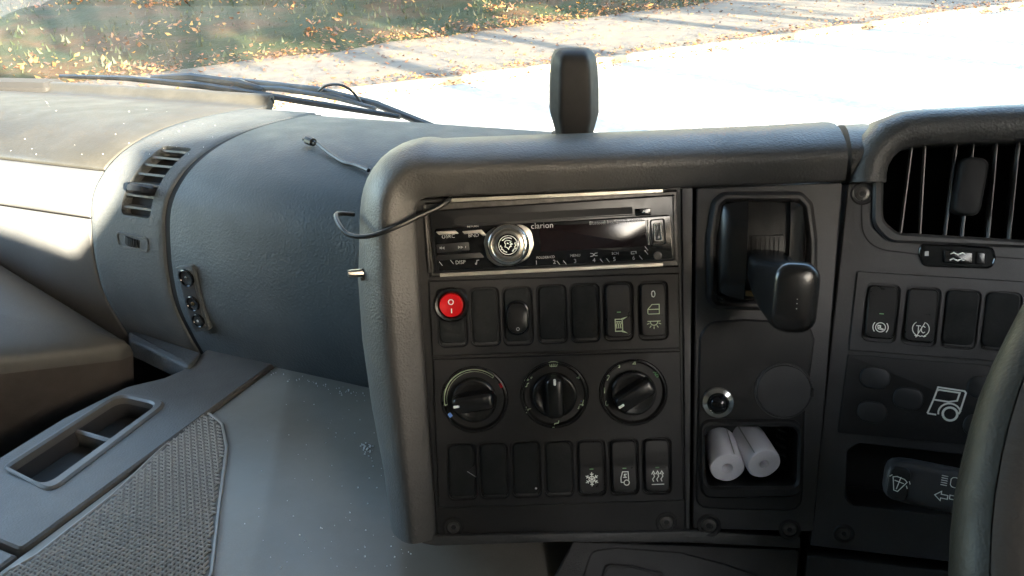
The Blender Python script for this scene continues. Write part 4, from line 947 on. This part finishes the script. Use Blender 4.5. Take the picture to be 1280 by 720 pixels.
for a in (100, 220, 340): cm.stroke([(c[0] + 0.0052 * math.cos(rad(a - 40 + 8 * i)) * (1 + 0.10 * math.sin(i * 2)), c[1] + 0.0052 * math.sin(rad(a - 40 + 8 * i))) for i in range(11)], 0.0007, 0, zc)
cm.stroke([(c[0] + x * 0.001, c[1] + y * 0.001) for x, y in ((-2.6, 2.2), (-1.2, 3.4), (.6, 3.2), (2.2, 2.6), (1.4, 1.6), (3, .6), (1.5, .2), (2.2, -1), (.8, -1.4), (.2, -3), (-1, -1.6), (-2.4, -1.2), (-1.8, .4), (-2.6, 2.2))], 0.0006, 0, zc); cm.stroke([(c[0] - 0.001, c[1] + 0.0014), (c[0] + 0.0004, c[1] + 0.0010)], 0.0008, 0, zc)
ra.part('crest', cm, M['print'], kk)
# usb socket, aux jack
o = rpoly(FAS.pts([(814, 276), (829, 274.5), (831, 304), (816, 305.5)], HF), 0.0012)
us = ra.part('usb_recess', MB().plate(offset(o, -0.001), [o], HR, HF + 0.0008, 0.0003, hole_depth=HF), M['radio'])
o2 = rpoly(FAS.pts([(816.5, 279), (826.5, 278), (828, 301), (818, 302)], HF), 0.0016)
ra.part('usb_frame', MB().plate(o2, [offset(o2, 0.0010)], HF - 0.0002, HF + 0.0012, 0.0003), M['silver'], us); ra.part('usb_tongue', MB().prism(offset(o2, 0.0018), HF - 0.0002, HF + 0.0007, 0.0002), M['print_grey'], us)
ra.part('key_bar', bar(FAS.ab(809.5, 275, HF), FAS.ab(811, 306, HF), 0.0010, HF - 0.0002, HF + 0.0008), M['silver'])
c = FAS.ab(822, 319.5, HF); ra.part('aux_jack', MB().lathe([(0.0030, HF - 0.0002), (0.0030, HF + 0.0006), (0.0023, HF + 0.0007), (0.0021, HF + 0.0001)], c, 20), M['screw'])

# ------------------------------------------------------------------ gear selector panel
gp = Thing('selector_console', 'black console panel holding the gear selector and a pocket', 'panel', GEAR, GEAR.ab(950, 450))
go = GEAR.pts([(870, 235), (1053, 228), (1017, 664), (865.5, 660)])
HG = 0.0015
pock = rpoly(GEAR.pts([(880, 531), (997, 533), (995, 606), (882, 607)], HG), 0.007, 5)
gate_px = [(905, 243), (1000, 243), (1012, 255), (1018, 300), (1017, 378), (1003, 386), (893, 382), (886, 370), (886, 295), (893, 252)]
gate = rpoly(GEAR.pts(gate_px, HG), 0.006, 3)
gp.part('plate', MB().plate(rpoly(go, 0.003), [pock, offset(gate, 0.004)], -0.06, HG, 0.001, hole_depth=-0.03), M['panel_grey'])
gp.part('backing', MB().prism(go, -0.07, -0.029), M['dark'])
lowp = rpoly(GEAR.pts([(874, 420), (886, 402), (930, 399), (1012, 404), (1019, 425), (1007, 512), (1003, 640), (869, 636)], HG + 0.002), [0.012, 0.012, 0.006, 0.014, 0.01, 0.01, 0.012, 0.01])
gp.part('lower_facing', MB().plate(lowp, [offset(pock, -0.001)], HG - 0.001, HG + 0.002, 0.0014), M['panel'])
rimo = rpoly(GEAR.pts([(874, 524), (1004, 525), (1003, 622), (876, 624)], HG + 0.004), 0.010, 5)
gp.part('pocket_rim', MB().plate(rimo, [pock], HG + 0.001, HG + 0.0045, 0.0018, hole_depth=-0.045), M['panel'])
# pocket box with ribs
pb = gp.part('pocket', MB().rings([[(x, y, z) for x, y in offset(pock, d)] for d, z in ((0.0, HG), (0.002, -0.09))][::-1], True, True, False), M['panel'])
q0 = GEAR.ab(990, 545); 
for k in range(4): gp.part('rib', bar((q0[0] - 0.001, q0[1] - 0.002 - 0.006 * k), (q0[0] - 0.008, q0[1] + 0.001 - 0.006 * k), 0.0012, -0.02, -0.012), M['panel_grey'], pb)
for px, py in ((886, 657), (987, 662)): screw(gp, GEAR, px, py, 0.0052 if px < 900 else 0.0046, HG)
# gate housing
gs = Thing('gear_selector', 'glossy black gear lever standing out of a domed gate', 'gear lever', GEAR, GEAR.ab(955, 320))
gs.part('gate_frame', MB().plate(offset(gate, -0.002), [offset(gate, 0.0055)], HG - 0.003, HG + 0.0045, 0.0028, hole_depth=-0.012), M['panel_grey'], smooth=50)
dome_o = offset(gate, 0.0055); cx = sum(p[0] for p in dome_o) / len(dome_o); cy = sum(p[1] for p in dome_o) / len(dome_o)
ch = GEAR.ab(933, 300, 0.008)[0], GEAR.ab(986, 300, 0.008)[0]
def domez(x, y):
    u = abs(x - cx) / 0.0335; v = abs(y - cy) / 0.0435
    return 0.021 * max(0, 1 - u ** 2.6) ** 0.5 * max(0, 1 - v ** 3) ** 0.5 - 0.006
def dome_half(x0, x1):
    mb = MB(); ys = [cy + 0.0415 * k / 18 for k in range(-18, 19)]
    def lim(y):
        xs = [a[0] + (b[0] - a[0]) * (y - a[1]) / (b[1] - a[1]) for a, b in zip(dome_o, dome_o[1:] + dome_o[:1]) if (a[1] - y) * (b[1] - y) <= 0 and abs(a[1] - b[1]) > 1e-9]
        return (min(xs), max(xs)) if len(xs) > 1 else (cx, cx)
    rows = []
    for y in ys:
        l, r = lim(y); a, b = max(l, x0), min(r, x1)
        if b < a: a = b = min(max(a, x0), x1)
        rows.append([(a + (b - a) * k / 14, y, domez(a + (b - a) * k / 14, y)) for k in range(15)])
    mb.rings(rows, closed=False)
    edge = [r[-1] for r in rows] if x1 < 1 else [r[0] for r in rows]
    mb.rings([edge, [(x, y, z - 0.009) for x, y, z in edge]], closed=False) if x1 < 1 else mb.rings([[(x, y, z - 0.009) for x, y, z in edge], edge], closed=False)
    return mb
gs.part('gate_cheek', dome_half(-1, ch[0]), M['knob'], smooth=60)
gs.part('gate_cheek', dome_half(ch[1], 1), M['knob'], smooth=60)
mb = MB(); rows = []
for k in range(-14, 15):
    y = cy + 0.041 * k / 14; z = domez((ch[0] + ch[1]) / 2, y) - 0.0065; rows.append([(ch[0] - 0.001, y, z), ((ch[0] + ch[1]) / 2, y, z + 0.001), (ch[1] + 0.001, y, z)])
mb.rings(rows, closed=False); gs.part('channel', mb, M['fascia'])
sh = GEAR.pts([(938, 294), (981, 293), (983, 330), (938, 332)], 0.0095); gs.part('shutter', MB().prism(rpoly(sh, 0.002), 0.0, 0.0095, 0.0008), M['fascia'])
for k in range(6):
    a = GEAR.ab(946 + k * 5.5, 297, 0.0095); b = GEAR.ab(946 + k * 5.5, 328, 0.0095); gs.part('shutter_rib', bar(a, b, 0.0008, 0.009, 0.0100, 0.0002), M['fascia'])
gs.part('tag', MB().prism(GEAR.pts([(932, 363), (944, 363), (946, 371), (932, 370)], 0.009), 0.006, 0.0095, 0.0004), M['brass'])
# lever: rounded-box rings marching out of the gate towards the driver
LV = [  # px, py, height, half width, half height, corner
 (959, 322, 0.004, 0.0125, 0.0060, 0.0045), (960, 328, 0.014, 0.0140, 0.0085, 0.006), (963, 338, 0.026, 0.0150, 0.0120, 0.008),
 (969, 350, 0.040, 0.0152, 0.0150, 0.009), (976, 359, 0.052, 0.0152, 0.0180, 0.010), (985, 366, 0.062, 0.0150, 0.0208, 0.0105),
 (991.5, 371, 0.069, 0.0148, 0.0228, 0.0105), (993.5, 372.5, 0.0735, 0.0144, 0.0226, 0.0105), (994, 373, 0.0765, 0.0132, 0.0214, 0.010), (994, 373.5, 0.0785, 0.0108, 0.0188, 0.009), (994, 374, 0.0795, 0.0068, 0.0135, 0.006), (994, 374, 0.0799, 0.002, 0.004, 0.0018)]
R = []
for px, py, h, a, b, r in LV:
    c = GEAR.ab(px, py, h); R.append([(x, y, h + (0.10 * (y - c[1]) if h > 0.05 else 0)) for x, y in rrect(c[0], c[1], 2 * a, 2 * b, r, -0.03, 5)])
lev = gs.part('lever', MB().rings(R, True, False, True), M['knob'], smooth=60)
dm = MB()
for py, rr in ((374, 0.0003), (379.5, 0.0003), (386, 0.00035), (396, 0.0005)):
    c = GEAR.ab(996.5 - (py - 374) * 0.05, py, 0.0798); dm.add([(x, y, 0.0801 + 0.10 * (c[1] - GEAR.ab(994, 374, 0.0799)[1]) - 0.0006 * (abs(py - 374) / 22) ** 2) for x, y in circ(*c, rr, 8)], [tuple(range(8))])
gs.part('dots', dm, M['print'], lev)
# round blanking cap, chrome push button, two foam tubes
c = GEAR.ab(979.5, 488.5, HG + 0.002); rc = Thing('round_cap', 'large round black blanking cap beside the chrome push button', 'cap', GEAR, (c[0], c[1], HG))
rc.part('groove', MB().lathe([(0.0208, HG + 0.0018), (0.0204, HG + 0.0030), (0.0196, HG + 0.0030), (0.0192, HG + 0.0020)], c, 48, cap=False), M['panel_grey'])
rc.part('disc', MB().lathe([(0.0194, HG), (0.0193, HG + 0.0030), (0.0186, HG + 0.0037), (0.010, HG + 0.0040)], c, 48), M['panel_grey'])
rc.part('notch', MB().prism(rrect(c[0] + 0.0196, c[1], 0.002, 0.006, 0.0008), HG, HG + 0.0042, 0.0003), M['gap'])
c = GEAR.ab(897.5, 503.5, HG + 0.004); pbn = Thing('push_button', 'chrome ringed push button with a black dome', 'button', GEAR, (c[0], c[1], HG))
pbn.part('ring', MB().lathe([(0.0117, HG + 0.001), (0.0117, HG + 0.0038), (0.0110, HG + 0.0048), (0.0080, HG + 0.0062), (0.0074, HG + 0.0060), (0.0070, HG + 0.0040)], c, 44, cap=False), M['chrome'], smooth=30)
pbn.part('dome', MB().lathe([(0.0070, HG + 0.003), (0.0070, HG + 0.0075), (0.0064, HG + 0.0100), (0.0048, HG + 0.0116), (0.0022, HG + 0.0123)], c, 36), M['gloss'], smooth=70)
def foam(px, py, r, back, lab, hole_r, tiltx):
    c = Vector((*GEAR.ab(px, py, -0.001), -0.001)); th = Thing('foam_tube', lab, 'tube', GEAR, c, 'white foam tubes in the pocket'); mb = MB()
    d = Vector((tiltx, 0.34, -1)).normalized(); s1 = d.orthogonal().normalized(); s2 = d.cross(s1)
    def ring(k, rr, jit=0.0): return [c + d * k + (s1 * math.cos(2 * PI * i / 30) + s2 * math.sin(2 * PI * i / 30)) * rr * (1 + jit * math.sin(i * 5.1 + k * 90)) for i in range(30)]
    mb.rings([ring(back, r), ring(back * .5, r, .008), ring(0.0010, r, .012), ring(0, r - 0.0009, .014), ring(-0.0002, hole_r + 0.0006), ring(0.0012, hole_r), ring(back, hole_r)][::-1], True, False, False)
    th.part('wall', mb, M['tube'], smooth=45)
    th.part('bore', MB().rings([ring(0.02, hole_r + 0.0002), ring(0.021, 0.0002)], True), M['print_grey'])
    ks = sorted(range(30), key=lambda i: -((s1 * math.cos(2 * PI * i / 30) + s2 * math.sin(2 * PI * i / 30)).dot(Vector((0.3 if tiltx > -0.2 else -0.5, 0.75, 0.6)))))
    n_ = (s1 * math.cos(2 * PI * ks[0] / 30) + s2 * math.sin(2 * PI * ks[0] / 30)); w_ = d.cross(n_) * 0.0004; base_ = c + n_ * (r * 1.012)
    th.part('slit', MB().add([base_ - w_ + d * 0.001, base_ + w_ + d * 0.001, base_ + w_ * 1.6 + d * back, base_ - w_ * 1.6 + d * back], [(0, 1, 2, 3)]), M['print_grey'])
    rg = MB(); rg.rings([ring(-0.00045, hole_r + 0.0045), ring(-0.0004, hole_r + 0.0042)][::1], True); return th
foam(909, 585, 0.0128, 0.06, 'white foam tube at the left, nearer the pocket mouth', 0.0036, -0.10)
foam(955, 580, 0.0128, 0.06, 'white foam tube at the right, set slightly deeper', 0.0030, -0.27)

# ------------------------------------------------------------------ driver's side of the dash
dr = Thing('driver_fascia', 'charcoal driver side fascia to the right of the dark joint', 'fascia', CLU, CLU.ab(1160, 440))
vent_px = [(1104, 200), (1128, 180), (1420, 168), (1420, 312), (1280, 300), (1122, 291), (1103, 276)]
vo = rpoly(CLU.pts(vent_px), [0.012, 0.014, 0, 0, 0, 0.010, 0.012], 5)
pkt = rpoly(CLU.pts([(1059, 563), (1074, 554), (1330, 583), (1330, 660), (1064, 632), (1057, 622)]), [0.005, 0.005, 0, 0, 0.005, 0.005])
dro = CLU.pts([(1060, 229), (1420, 214), (1420, 720), (1300, 716), (1012, 682)])
dro = CLU.pts([(1060, 229), (1092, 226), (1110, 165), (1460, 150), (1460, 730), (1300, 716), (1012, 682)])
dr.part('plate', MB().plate(rpoly(dro, 0.002), [vo, pkt], -0.06, 0.0, 0.0008, hole_depth=-0.05), M['panel_grey'])
dr.part('backing', MB().prism(dro, -0.075, -0.047), M['dark'])
# end block and padded hood, both rolled like the console's surround
pth = [(CLU, *CLU.ab(x, y)) for x, y in ((1062.5, 228), (1075, 227.5), (1092, 227))]
SPB = [(o, h) for o, h in SP if o > -1]
mb = MB().rings(to(CLU, sweep(pth, SPB)), closed=False); mb.f.append(tuple(range(len(SPB)))[::-1]); dr.part('end_block', mb, M['surround'], smooth=50)
HPf = [(0.0, -0.03), (0.0, 0.006), (0.002, 0.009), (0.008, 0.012), (0.013, 0.0125), (0.018, 0.0105), (0.0225, 0.005), (0.0255, -0.004), (0.0275, -0.03), (0.030, -0.20)]
pth = [(CLU, *CLU.ab(x, y)) for x, y in ((1106, 228), (1106.5, 218), (1109, 207), (1115, 197), (1124, 189), (1138, 184), (1160, 181.5), (1210, 179.5), (1270, 177.5), (1340, 175), (1450, 172))]
mb = MB().rings(to(CLU, sweep(pth, HPf)), closed=False); mb.f.append(tuple(range(len(HPf)))[::-1]); dr.part('hood', mb, M['surround'], smooth=50)
bz = rpoly(CLU.pts([(1092, 196), (1120, 168), (1430, 160), (1430, 322), (1280, 310), (1112, 303), (1091, 282)], 0.004), [0.012, 0.016, 0, 0, 0, 0.012, 0.016], 5)
vp = dr.part('air_vent', MB().plate(bz, [vo], -0.002, 0.004, 0.0018, hole_depth=-0.02), M['panel_grey'])
seam = smooth_path([Vector(CLU.ab(x, y)) for x, y in ((1077, 250), (1077, 272), (1079, 290), (1088, 304), (1104, 312), (1125, 315), (1148, 318))], 4); dr.part('seam', MB().stroke(seam, 0.0010, 0, 0.00025), M['gap'])
seam = [CLU.ab(1243, 321), CLU.ab(1330, 327)]; dr.part('seam', MB().stroke(seam, 0.0008, 0, 0.00025), M['gap'])
for k, (xa, ya, xb, yb) in enumerate(((1141, 176, 1126, 292), (1157, 176, 1150, 292), (1197, 174, 1182, 294), (1218, 174, 1203, 296), (1247, 172, 1236, 297), (1275, 172, 1262, 299), (1303, 172, 1293, 302), (1332, 172, 1325, 305))):
    a = CLU.ab(xa, ya, -0.008); b = CLU.ab(xb, yb, -0.008); mb = MB(); e = []
    for (x, y) in (a, b):
        e.append([(x - 0.0012, y, -0.010), (x, y, -0.008), (x + 0.0012, y, -0.010), (x + 0.006, y, -0.036), (x + 0.004, y, -0.036)])
    mb.rings(e, True, True, True); dr.part('fin', mb, M['fin'], vp)
    dr.part('fin_edge', MB().tube([(*a, -0.0078), (*b, -0.0078)], 0.0006, 6), M['finedge'], vp)
tabo = rrect(*CLU.ab(1214.5, 233, 0.004), 0.0175, 0.0395, 0.006, -0.06, 5); dr.part('tab', MB().prism(tabo, -0.012, 0.004, 0.0028), M['pod'], vp)
screw(dr, CLU, 1078, 242, 0.0046, 0.0); screw(dr, CLU, 1055, 667, 0.0042, 0.0)
# air slider
so_ = rpoly(CLU.pts([(1152, 306), (1240, 311), (1242, 323), (1238, 334), (1155, 331), (1150, 318)]), 0.004); sr = Thing('air_slider', 'black sliding vent control with two wavy lines', 'slider', CLU, CLU.ab(1196, 320))
sr.part('bezel', MB().plate(offset(so_, -0.0012), [so_], -0.0005, 0.0013, 0.0005, hole_depth=-0.002), M['gloss']); sr.part('bed', MB().prism(so_, -0.003, 0.0004), M['gloss'])
sc_ = rpoly(CLU.pts([(1180, 313), (1216, 315), (1216, 330), (1180, 328.5)], 0.003), 0.001); kb = sr.part('knob', MB().prism(sc_, 0.0002, 0.0034, 0.0008), M['knob'])
sr.part('symbol', icon(MB(), 'squiggle', *CLU.ab(1197, 321.5, 0.0036), 0.0052, 0.0009, 0.0036), M['print'], kb)
for p4 in ([(1156, 314), (1161, 314), (1161, 320), (1156, 320)],): sr.part('mark', MB().flat(CLU.pts(p4, 0.0006), 0.0007), M['print_grey'])
sr.part('end_stop', MB().prism(rpoly(CLU.pts([(1221, 315), (1232, 316), (1231, 331), (1220, 330)], 0.002), 0.0008), 0, 0.002, 0.0006), M['knob'])
# right switch panel
row3 = [(1101.5, 390), (1151.5, 394), (1201, 397.5), (1251.5, 401), (1302, 405)]
W3, H3 = 0.0205, 0.0385
rs = Thing('right_switch_panel', 'charcoal panel with two rockers and two blanks by the steering wheel', 'switch panel', CLU, CLU.ab(1170, 395))
ro = CLU.pts([(1071.5, 339), (1380, 358), (1376, 462), (1061, 438)], 0.0016)
rs.part('plate', MB().plate(rpoly(ro, 0.001), [well(CLU, x, y, 0.0016, W3, H3) for x, y in row3], -0.001, 0.0016, 0.0006, hole_depth=-0.004), M['panel_grey'])
rs.part('backing', MB().prism(offset(ro, 0.003), -0.012, -0.0035), M['dark'])
rocker(rs, CLU, *row3[0], 0.0016, [('brake', 0.0, -0.0105, 0.0052, 0.0006, M['print'])], W3, H3, label='rocker switch with a circled brake symbol')
rocker(rs, CLU, *row3[1], 0.0016, [('tc', 0.0, -0.0100, 0.0056, 0.0006, M['print'])], W3, H3, led=False, label='rocker switch with a struck-through TC symbol')
for x, y in row3[2:]: blank(rs, CLU, x, y, 0.0030, W3, H3)
# keypad with cab outline
kp_ = Thing('suspension_keypad', 'black keypad with unmarked rounded keys and a white cab outline', 'keypad', CLU, CLU.ab(1130, 500))
ko = CLU.pts([(1060, 443), (1376, 468), (1370, 572), (1047, 541)], 0.001); kp_.part('plate', MB().prism(rpoly(ko, 0.001), -0.001, 0.001, 0.0005), M['panel'])
for x, y in ((1094, 472.5), (1135.5, 498.5), (1090, 515.5), (1229, 485), (1224, 533)):
    c = CLU.ab(x, y, 0.002); kp_.part('key', MB().prism(rrect(c[0], c[1], 0.0200, 0.0158, 0.0072, -0.05, 6), 0.0005, 0.0026, 0.0011, dome=0.0004), M['key'])
c = CLU.ab(1183, 505, 0.0012); im = icon(MB(), 'truck', *c, 0.0115, 0.0012, 0.0012, -0.05); wc = CLU.ab(1187.5, 517.5, 0.0012); im.stroke(arc(*wc, 0.0046, 0, 360, 20)[:-1], 0.0016, 0, 0.0013, closed=True); im.map(lambda v: Vector((v.x, v.y, 0.0012))); kp_.part('cab_outline', im, M['print'])
# stalk
stk = Thing('indicator_stalk', 'black control stalk with wash button, lamp and arrow symbols', 'stalk', CLU, (*CLU.ab(1150, 605, 0.04), 0.04))
A = Vector((*CLU.ab(1124, 598.5, 0.045), 0.045)); B = Vector((*CLU.ab(1262, 627, 0.055), 0.055)); dx = (B - A).normalized(); up_ = (Vector((0, 1, 0)) - dx * dx.y).normalized(); fr_ = dx.cross(up_)
if fr_.z < 0: fr_ = -fr_
def sring(k, a, b, sh=0.0):
    c = A + dx * k + up_ * sh; return [c + up_ * (a * math.copysign(abs(math.cos(2 * PI * i / 28)) ** 0.7, math.cos(2 * PI * i / 28))) + fr_ * (b * math.copysign(abs(math.sin(2 * PI * i / 28)) ** 0.8, math.sin(2 * PI * i / 28))) for i in range(28)]
sr_ = [sring(-0.0095, 0.006, 0.005), sring(-0.0085, 0.0098, 0.0085), sring(-0.006, 0.0125, 0.0110), sring(-0.002, 0.0138, 0.0122), sring(0.006, 0.0144, 0.0128), sring(0.03, 0.0144, 0.0126), sring(0.07, 0.0138, 0.0122), sring(0.2, 0.011, 0.010)]
stk.part('arm', MB().rings(sr_, True, True, True), M['stalk'], smooth=60)
S2 = Frame(CLU.m @ (A + fr_ * 0.0126), CLU.m.to_3x3() @ dx, CLU.m.to_3x3() @ up_)
def toC(mb): 
    mi = CLU.m.inverted() @ S2.m; return mb.map(lambda v: mi @ v)
bo = rrect(-0.0005, 0.0, 0.0125, 0.0225, 0.0045, 0, 4)
bt = stk.part('wash_button', toC(MB().prism(bo, -0.006, 0.0006, 0.0012)), M['fascia'])
stk.part('symbol', toC(icon(MB(), 'wash', -0.0008, 0.0, 0.0058, 0.00055, 0.0008, -0.2)), M['print'], bt)
q = S2.ab(1189, 602); stk.part('symbol', toC(icon(MB(), 'beam', q[0], q[1], 0.0060, 0.0005, 0.0007)), M['print'])
q = S2.ab(1177, 620); q2 = S2.ab(1194.5, 622.5); im = icon(MB(), 'arrow_l', q[0], q[1], 0.0042, 0.0006, 0.0, 0); icon(im, 'arrow_r', q2[0], q2[1], 0.0042, 0.0006, 0.0)
im.map(lambda v: (v.x, v.y, 0.0003 - 0.0126 + 0.0128 * abs(max(0.0, 1 - (abs(v.y) / 0.0144) ** 2.6)) ** 0.5)); stk.part('symbol', toC(im), M['print'])

# ------------------------------------------------------------------ steering wheel
beta = 0.694; WC = V(0.285, 0.251, -0.196); WU = FW * math.cos(beta) + ZZ * math.sin(beta)
SWF = Frame(WC, T, WU)
sw = Thing('steering_wheel', 'large leather steering wheel rim cutting the right edge of the picture', 'steering wheel', SWF, (0, 0))
def rim(a0, a1, n=120, r=0.017, rr=0.0, seg=24):
    R = []
    for i in range(n + 1):
        p = 2 * PI * i / n; c = Vector((0.225 * math.cos(p), 0.225 * math.sin(p), 0)); o = c.normalized()
        R.append([c + (o * math.cos(a0 + (a1 - a0) * j / seg) + Vector((0, 0, 1)) * math.sin(a0 + (a1 - a0) * j / seg)) * r * (1.0 + 0.01 * math.sin(p * 37)) for j in range(seg + 1)])
    return MB().rings(R, closed=False)
sw.part('rim', rim(rad(-100), rad(62)), M['wheel'], smooth=60)
sw.part('inner_rim', rim(rad(63.5), rad(258.5), r=0.0168), M['wheel2'], smooth=60)
sw.part('seam', rim(rad(58), rad(68), r=0.0162, seg=2), M['gap'])
hb = MB().lathe([(0.10, -0.05), (0.105, -0.03), (0.095, -0.018), (0.06, -0.012)], (0, 0), 40); sw.part('hub', hb, M['lower'], smooth=50)
for a in (20, 160, 250, 290):
    d = Vector((math.cos(rad(a)), math.sin(rad(a)), 0)); sw.part('spoke', MB().tube([d * 0.08 + Vector((0, 0, -0.03)), d * 0.15 + Vector((0, 0, -0.02)), d * 0.222], [0.026, 0.018, 0.012], 12, flat=0.45), M['lower'])
sw.part('column', MB().tube([(0, 0, -0.05), (0, 0, -0.16), (0, -0.05, -0.36)], [0.05, 0.06, 0.06], 20), M['lower'])

# ------------------------------------------------------------------ panels under the console
lp = Thing('lower_console', 'dark grained lower panel under the fascia with a shaped recess', 'panel', FAS, FAS.ab(840, 700))
LW = leaned(FAS.w(*FAS.ab(760, 676), -0.012), -6, 42)
lo = LW.pts([(716, 676), (1000, 686), (992, 760), (690, 760), (692, 722)]); lo = rpoly(lo, [0.004, 0.003, 0, 0, 0])
rcs = rpoly(LW.pts([(726, 735), (740, 690), (770, 686), (850, 692), (905, 706), (955, 724), (960, 752), (735, 752)]), 0.008)
def lwmap(mb): mi = FAS.m.inverted() @ LW.m; return mb.map(lambda v: mi @ v)
lp.part('plate', lwmap(MB().plate(lo, [rcs], -0.05, 0.0, 0.0012, hole_depth=-0.008)), M['lower'])
lp.part('recess', lwmap(MB().prism(offset(rcs, -0.001), -0.02, -0.005)), M['panel_grey'])
r2 = rpoly(LW.pts([(748, 740), (757, 704), (790, 706), (830, 716), (835, 745)], -0.004), 0.006); lp.part('inner_recess', lwmap(MB().plate(r2, [offset(r2, 0.0025)], -0.006, -0.0025, 0.001, hole_depth=-0.006)), M['panel_grey'])
single('lower_dash_panel', MB().prism(CLU.pts([(1009, 694), (1310, 728), (1310, 790), (996, 790)], -0.008), -0.05, -0.008, 0.002), M['lower'], CLU, CLU.ab(1100, 710, -0.01), 'brown grey lower dash panel under the driver fascia', 'panel')
con.part('kick_panel', MB().prism(FAS.pts([(520, 655), (700, 676), (1012, 680), (1012, 900), (500, 900)], -0.085), -0.16, -0.085, 0.002), M['lower'])

# ------------------------------------------------------------------ cables, pod, wiper
cb = Thing('usb_cable', 'black cable with a small plug lying on the dash beside the console', 'cable', CAB, (-0.55, 0.7, -0.2))
def onD(px, py, h): t, s = hit(px, py); return surf(t, s, h)
mi = CAB.m.inverted()
def onF(px, py, h): return mi @ FAS.w(*FAS.ab(px, py, h), h)
p = [onD(399, 187, 0.007), onD(412, 195, 0.004), onD(430, 205, 0.0025), onD(444, 209, 0.003), onD(462, 217, 0.004)]
p2 = [onF(442, 268, -0.03), onF(424, 267, -0.02), onF(420, 271, -0.012), onF(426, 284, 0.0), onF(438, 294, 0.008), onF(462, 295, 0.016), onF(492, 285, 0.019), onF(522, 271, 0.014), onF(548, 259, 0.010), onF(560, 251, 0.006), onF(563, 248, -0.006)]
cb.part('lead', MB().tube(smooth_path(p, 6), 0.0023, 8), M['cable'])
cb.part('loop', MB().tube(smooth_path(p2, 8), 0.0018, 10), M['cable'])
d = (onD(402, 188, 0.007) - onD(386, 182, 0.008)).normalized(); a = onD(386, 182, 0.007)
cb.part('plug', MB().tube([a, a + d * 0.006, a + d * 0.012, a + d * 0.0121, a + d * 0.017], [0.0052, 0.0055, 0.0048, 0.0028, 0.0022], 10), M['cable'])
cb.part('plug_tip', MB().box(a - d * 0.004 , (0.005, 0.006, 0.0025)), M['cable'])
st_ = Thing('bolt_stub', 'bright metal stub poking from the console side', 'bolt', FAS, FAS.ab(447, 342))
s0 = Vector((*FAS.ab(455, 341, -0.012), -0.012)); s1 = Vector((*FAS.ab(435, 342, -0.008), -0.008)); st_.part('shank', MB().tube([s0, s0.lerp(s1, .7), s1], [0.0032, 0.0030, 0.0024], 9), M['stub'])
crk = MB()
for k in range(7): crk.box(s0 + Vector((random.uniform(-.002, .004), random.uniform(-.005, .006), random.uniform(0, .003))), (0.003, 0.002, 0.002), Euler((random.random(), random.random(), random.random())).to_matrix())
st_.part('torn_edge', crk, M['gap'])
# pod on top of the console
PD = Frame(ray(718, 168) * 0.66, CR, ZZ); pod = Thing('dash_pod', 'upright black plastic sensor pod standing on the console top', 'pod', PD, (0, 0))
pr = [(170, 0.029, 0.018), (160, 0.0325, 0.020), (140, 0.0395, 0.022), (110, 0.0388, 0.022), (84, 0.0365, 0.021), (72, 0.0342, 0.019), (66, 0.0305, 0.016), (62, 0.0245, 0.011), (60.5, 0.016, 0.006)]
R = []
for py, w, dp_ in pr:
    a = PD.ab(718, py); o = [(-w / 2, dp_ * .2), (-w * .34, dp_), (w * .28, dp_), (w / 2, dp_ * .1), (w / 2, -dp_), (-w / 2, -dp_)]; o = rpoly(o, 0.005, 3)
    R.append([(a[0] + x, a[1], -0.0 + y) for x, y in o])
R = [R[0]] + R
R[0] = [(x, y - 0.05, z) for x, y, z in R[0]]
pod.part('shell', MB().rings(R, True, False, True), M['pod'], smooth=28)
ft = PD.ab(718, 169); pod.part('foot', MB().box((ft[0], ft[1] - 0.004, 0.002), (0.036, 0.007, 0.046), bev=0.0025), M['pod'])
# wiper outside the glass
wp = Thing('wiper', 'black windscreen wiper parked low outside the glass', 'wiper', WS, WS.ab(300, 115, -0.03))
def wsp(px, py, h=-0.03): return (*WS.ab(px, py, h), h)
wp.part('blade', MB().tube([wsp(75, 95), wsp(160, 98), wsp(260, 108), wsp(380, 127), wsp(500, 146)], [0.003, 0.005, 0.006, 0.0055, 0.004], 8), M['wiper'])
wp.part('bridge', MB().tube([wsp(190, 97, -0.035), wsp(240, 96, -0.045), wsp(300, 105, -0.045), wsp(330, 113, -0.04)], [0.004, 0.007, 0.008, 0.005], 8), M['wiper'])
wp.part('bridge', MB().tube([wsp(290, 108, -0.04), wsp(350, 111, -0.045), wsp(420, 122, -0.045), wsp(470, 136, -0.04)], [0.004, 0.0045, 0.0045, 0.003], 8), M['wiper_metal'])
wp.part('arm', MB().tube([wsp(215, 94, -0.05), wsp(300, 101, -0.06), wsp(400, 112, -0.06), wsp(470, 130, -0.06), wsp(560, 166, -0.05)], [0.003, 0.005, 0.005, 0.006, 0.006], 8), M['wiper_metal'])
wp.part('washer_hose', MB().tube(smooth_path([Vector(wsp(398, 114, -0.05)), Vector(wsp(408, 107, -0.05)), Vector(wsp(425, 106, -0.05)), Vector(wsp(440, 114, -0.05)), Vector(wsp(452, 129, -0.05))], 6), 0.0022, 8), M['wiper'])
# driver's seat behind the lens
ds = Thing('driving_seat', 'grey driver seat behind the steering wheel', 'seat', CAB, (0.30, -0.40, -0.9))
ds.part('cushion', MB().box((0.42, -0.30, -0.62), (0.50, 0.5, 0.14), bev=0.05), M['seat']); ds.part('backrest', MB().box((0.42, -0.66, -0.15), (0.50, 0.13, 0.85), Matrix.Rotation(0.15, 3, 'X'), bev=0.05), M['seat']); ds.part('pedestal', MB().box((0.42, -0.3, -0.97), (0.36, 0.4, 0.56), bev=0.03), M['cabdark'])
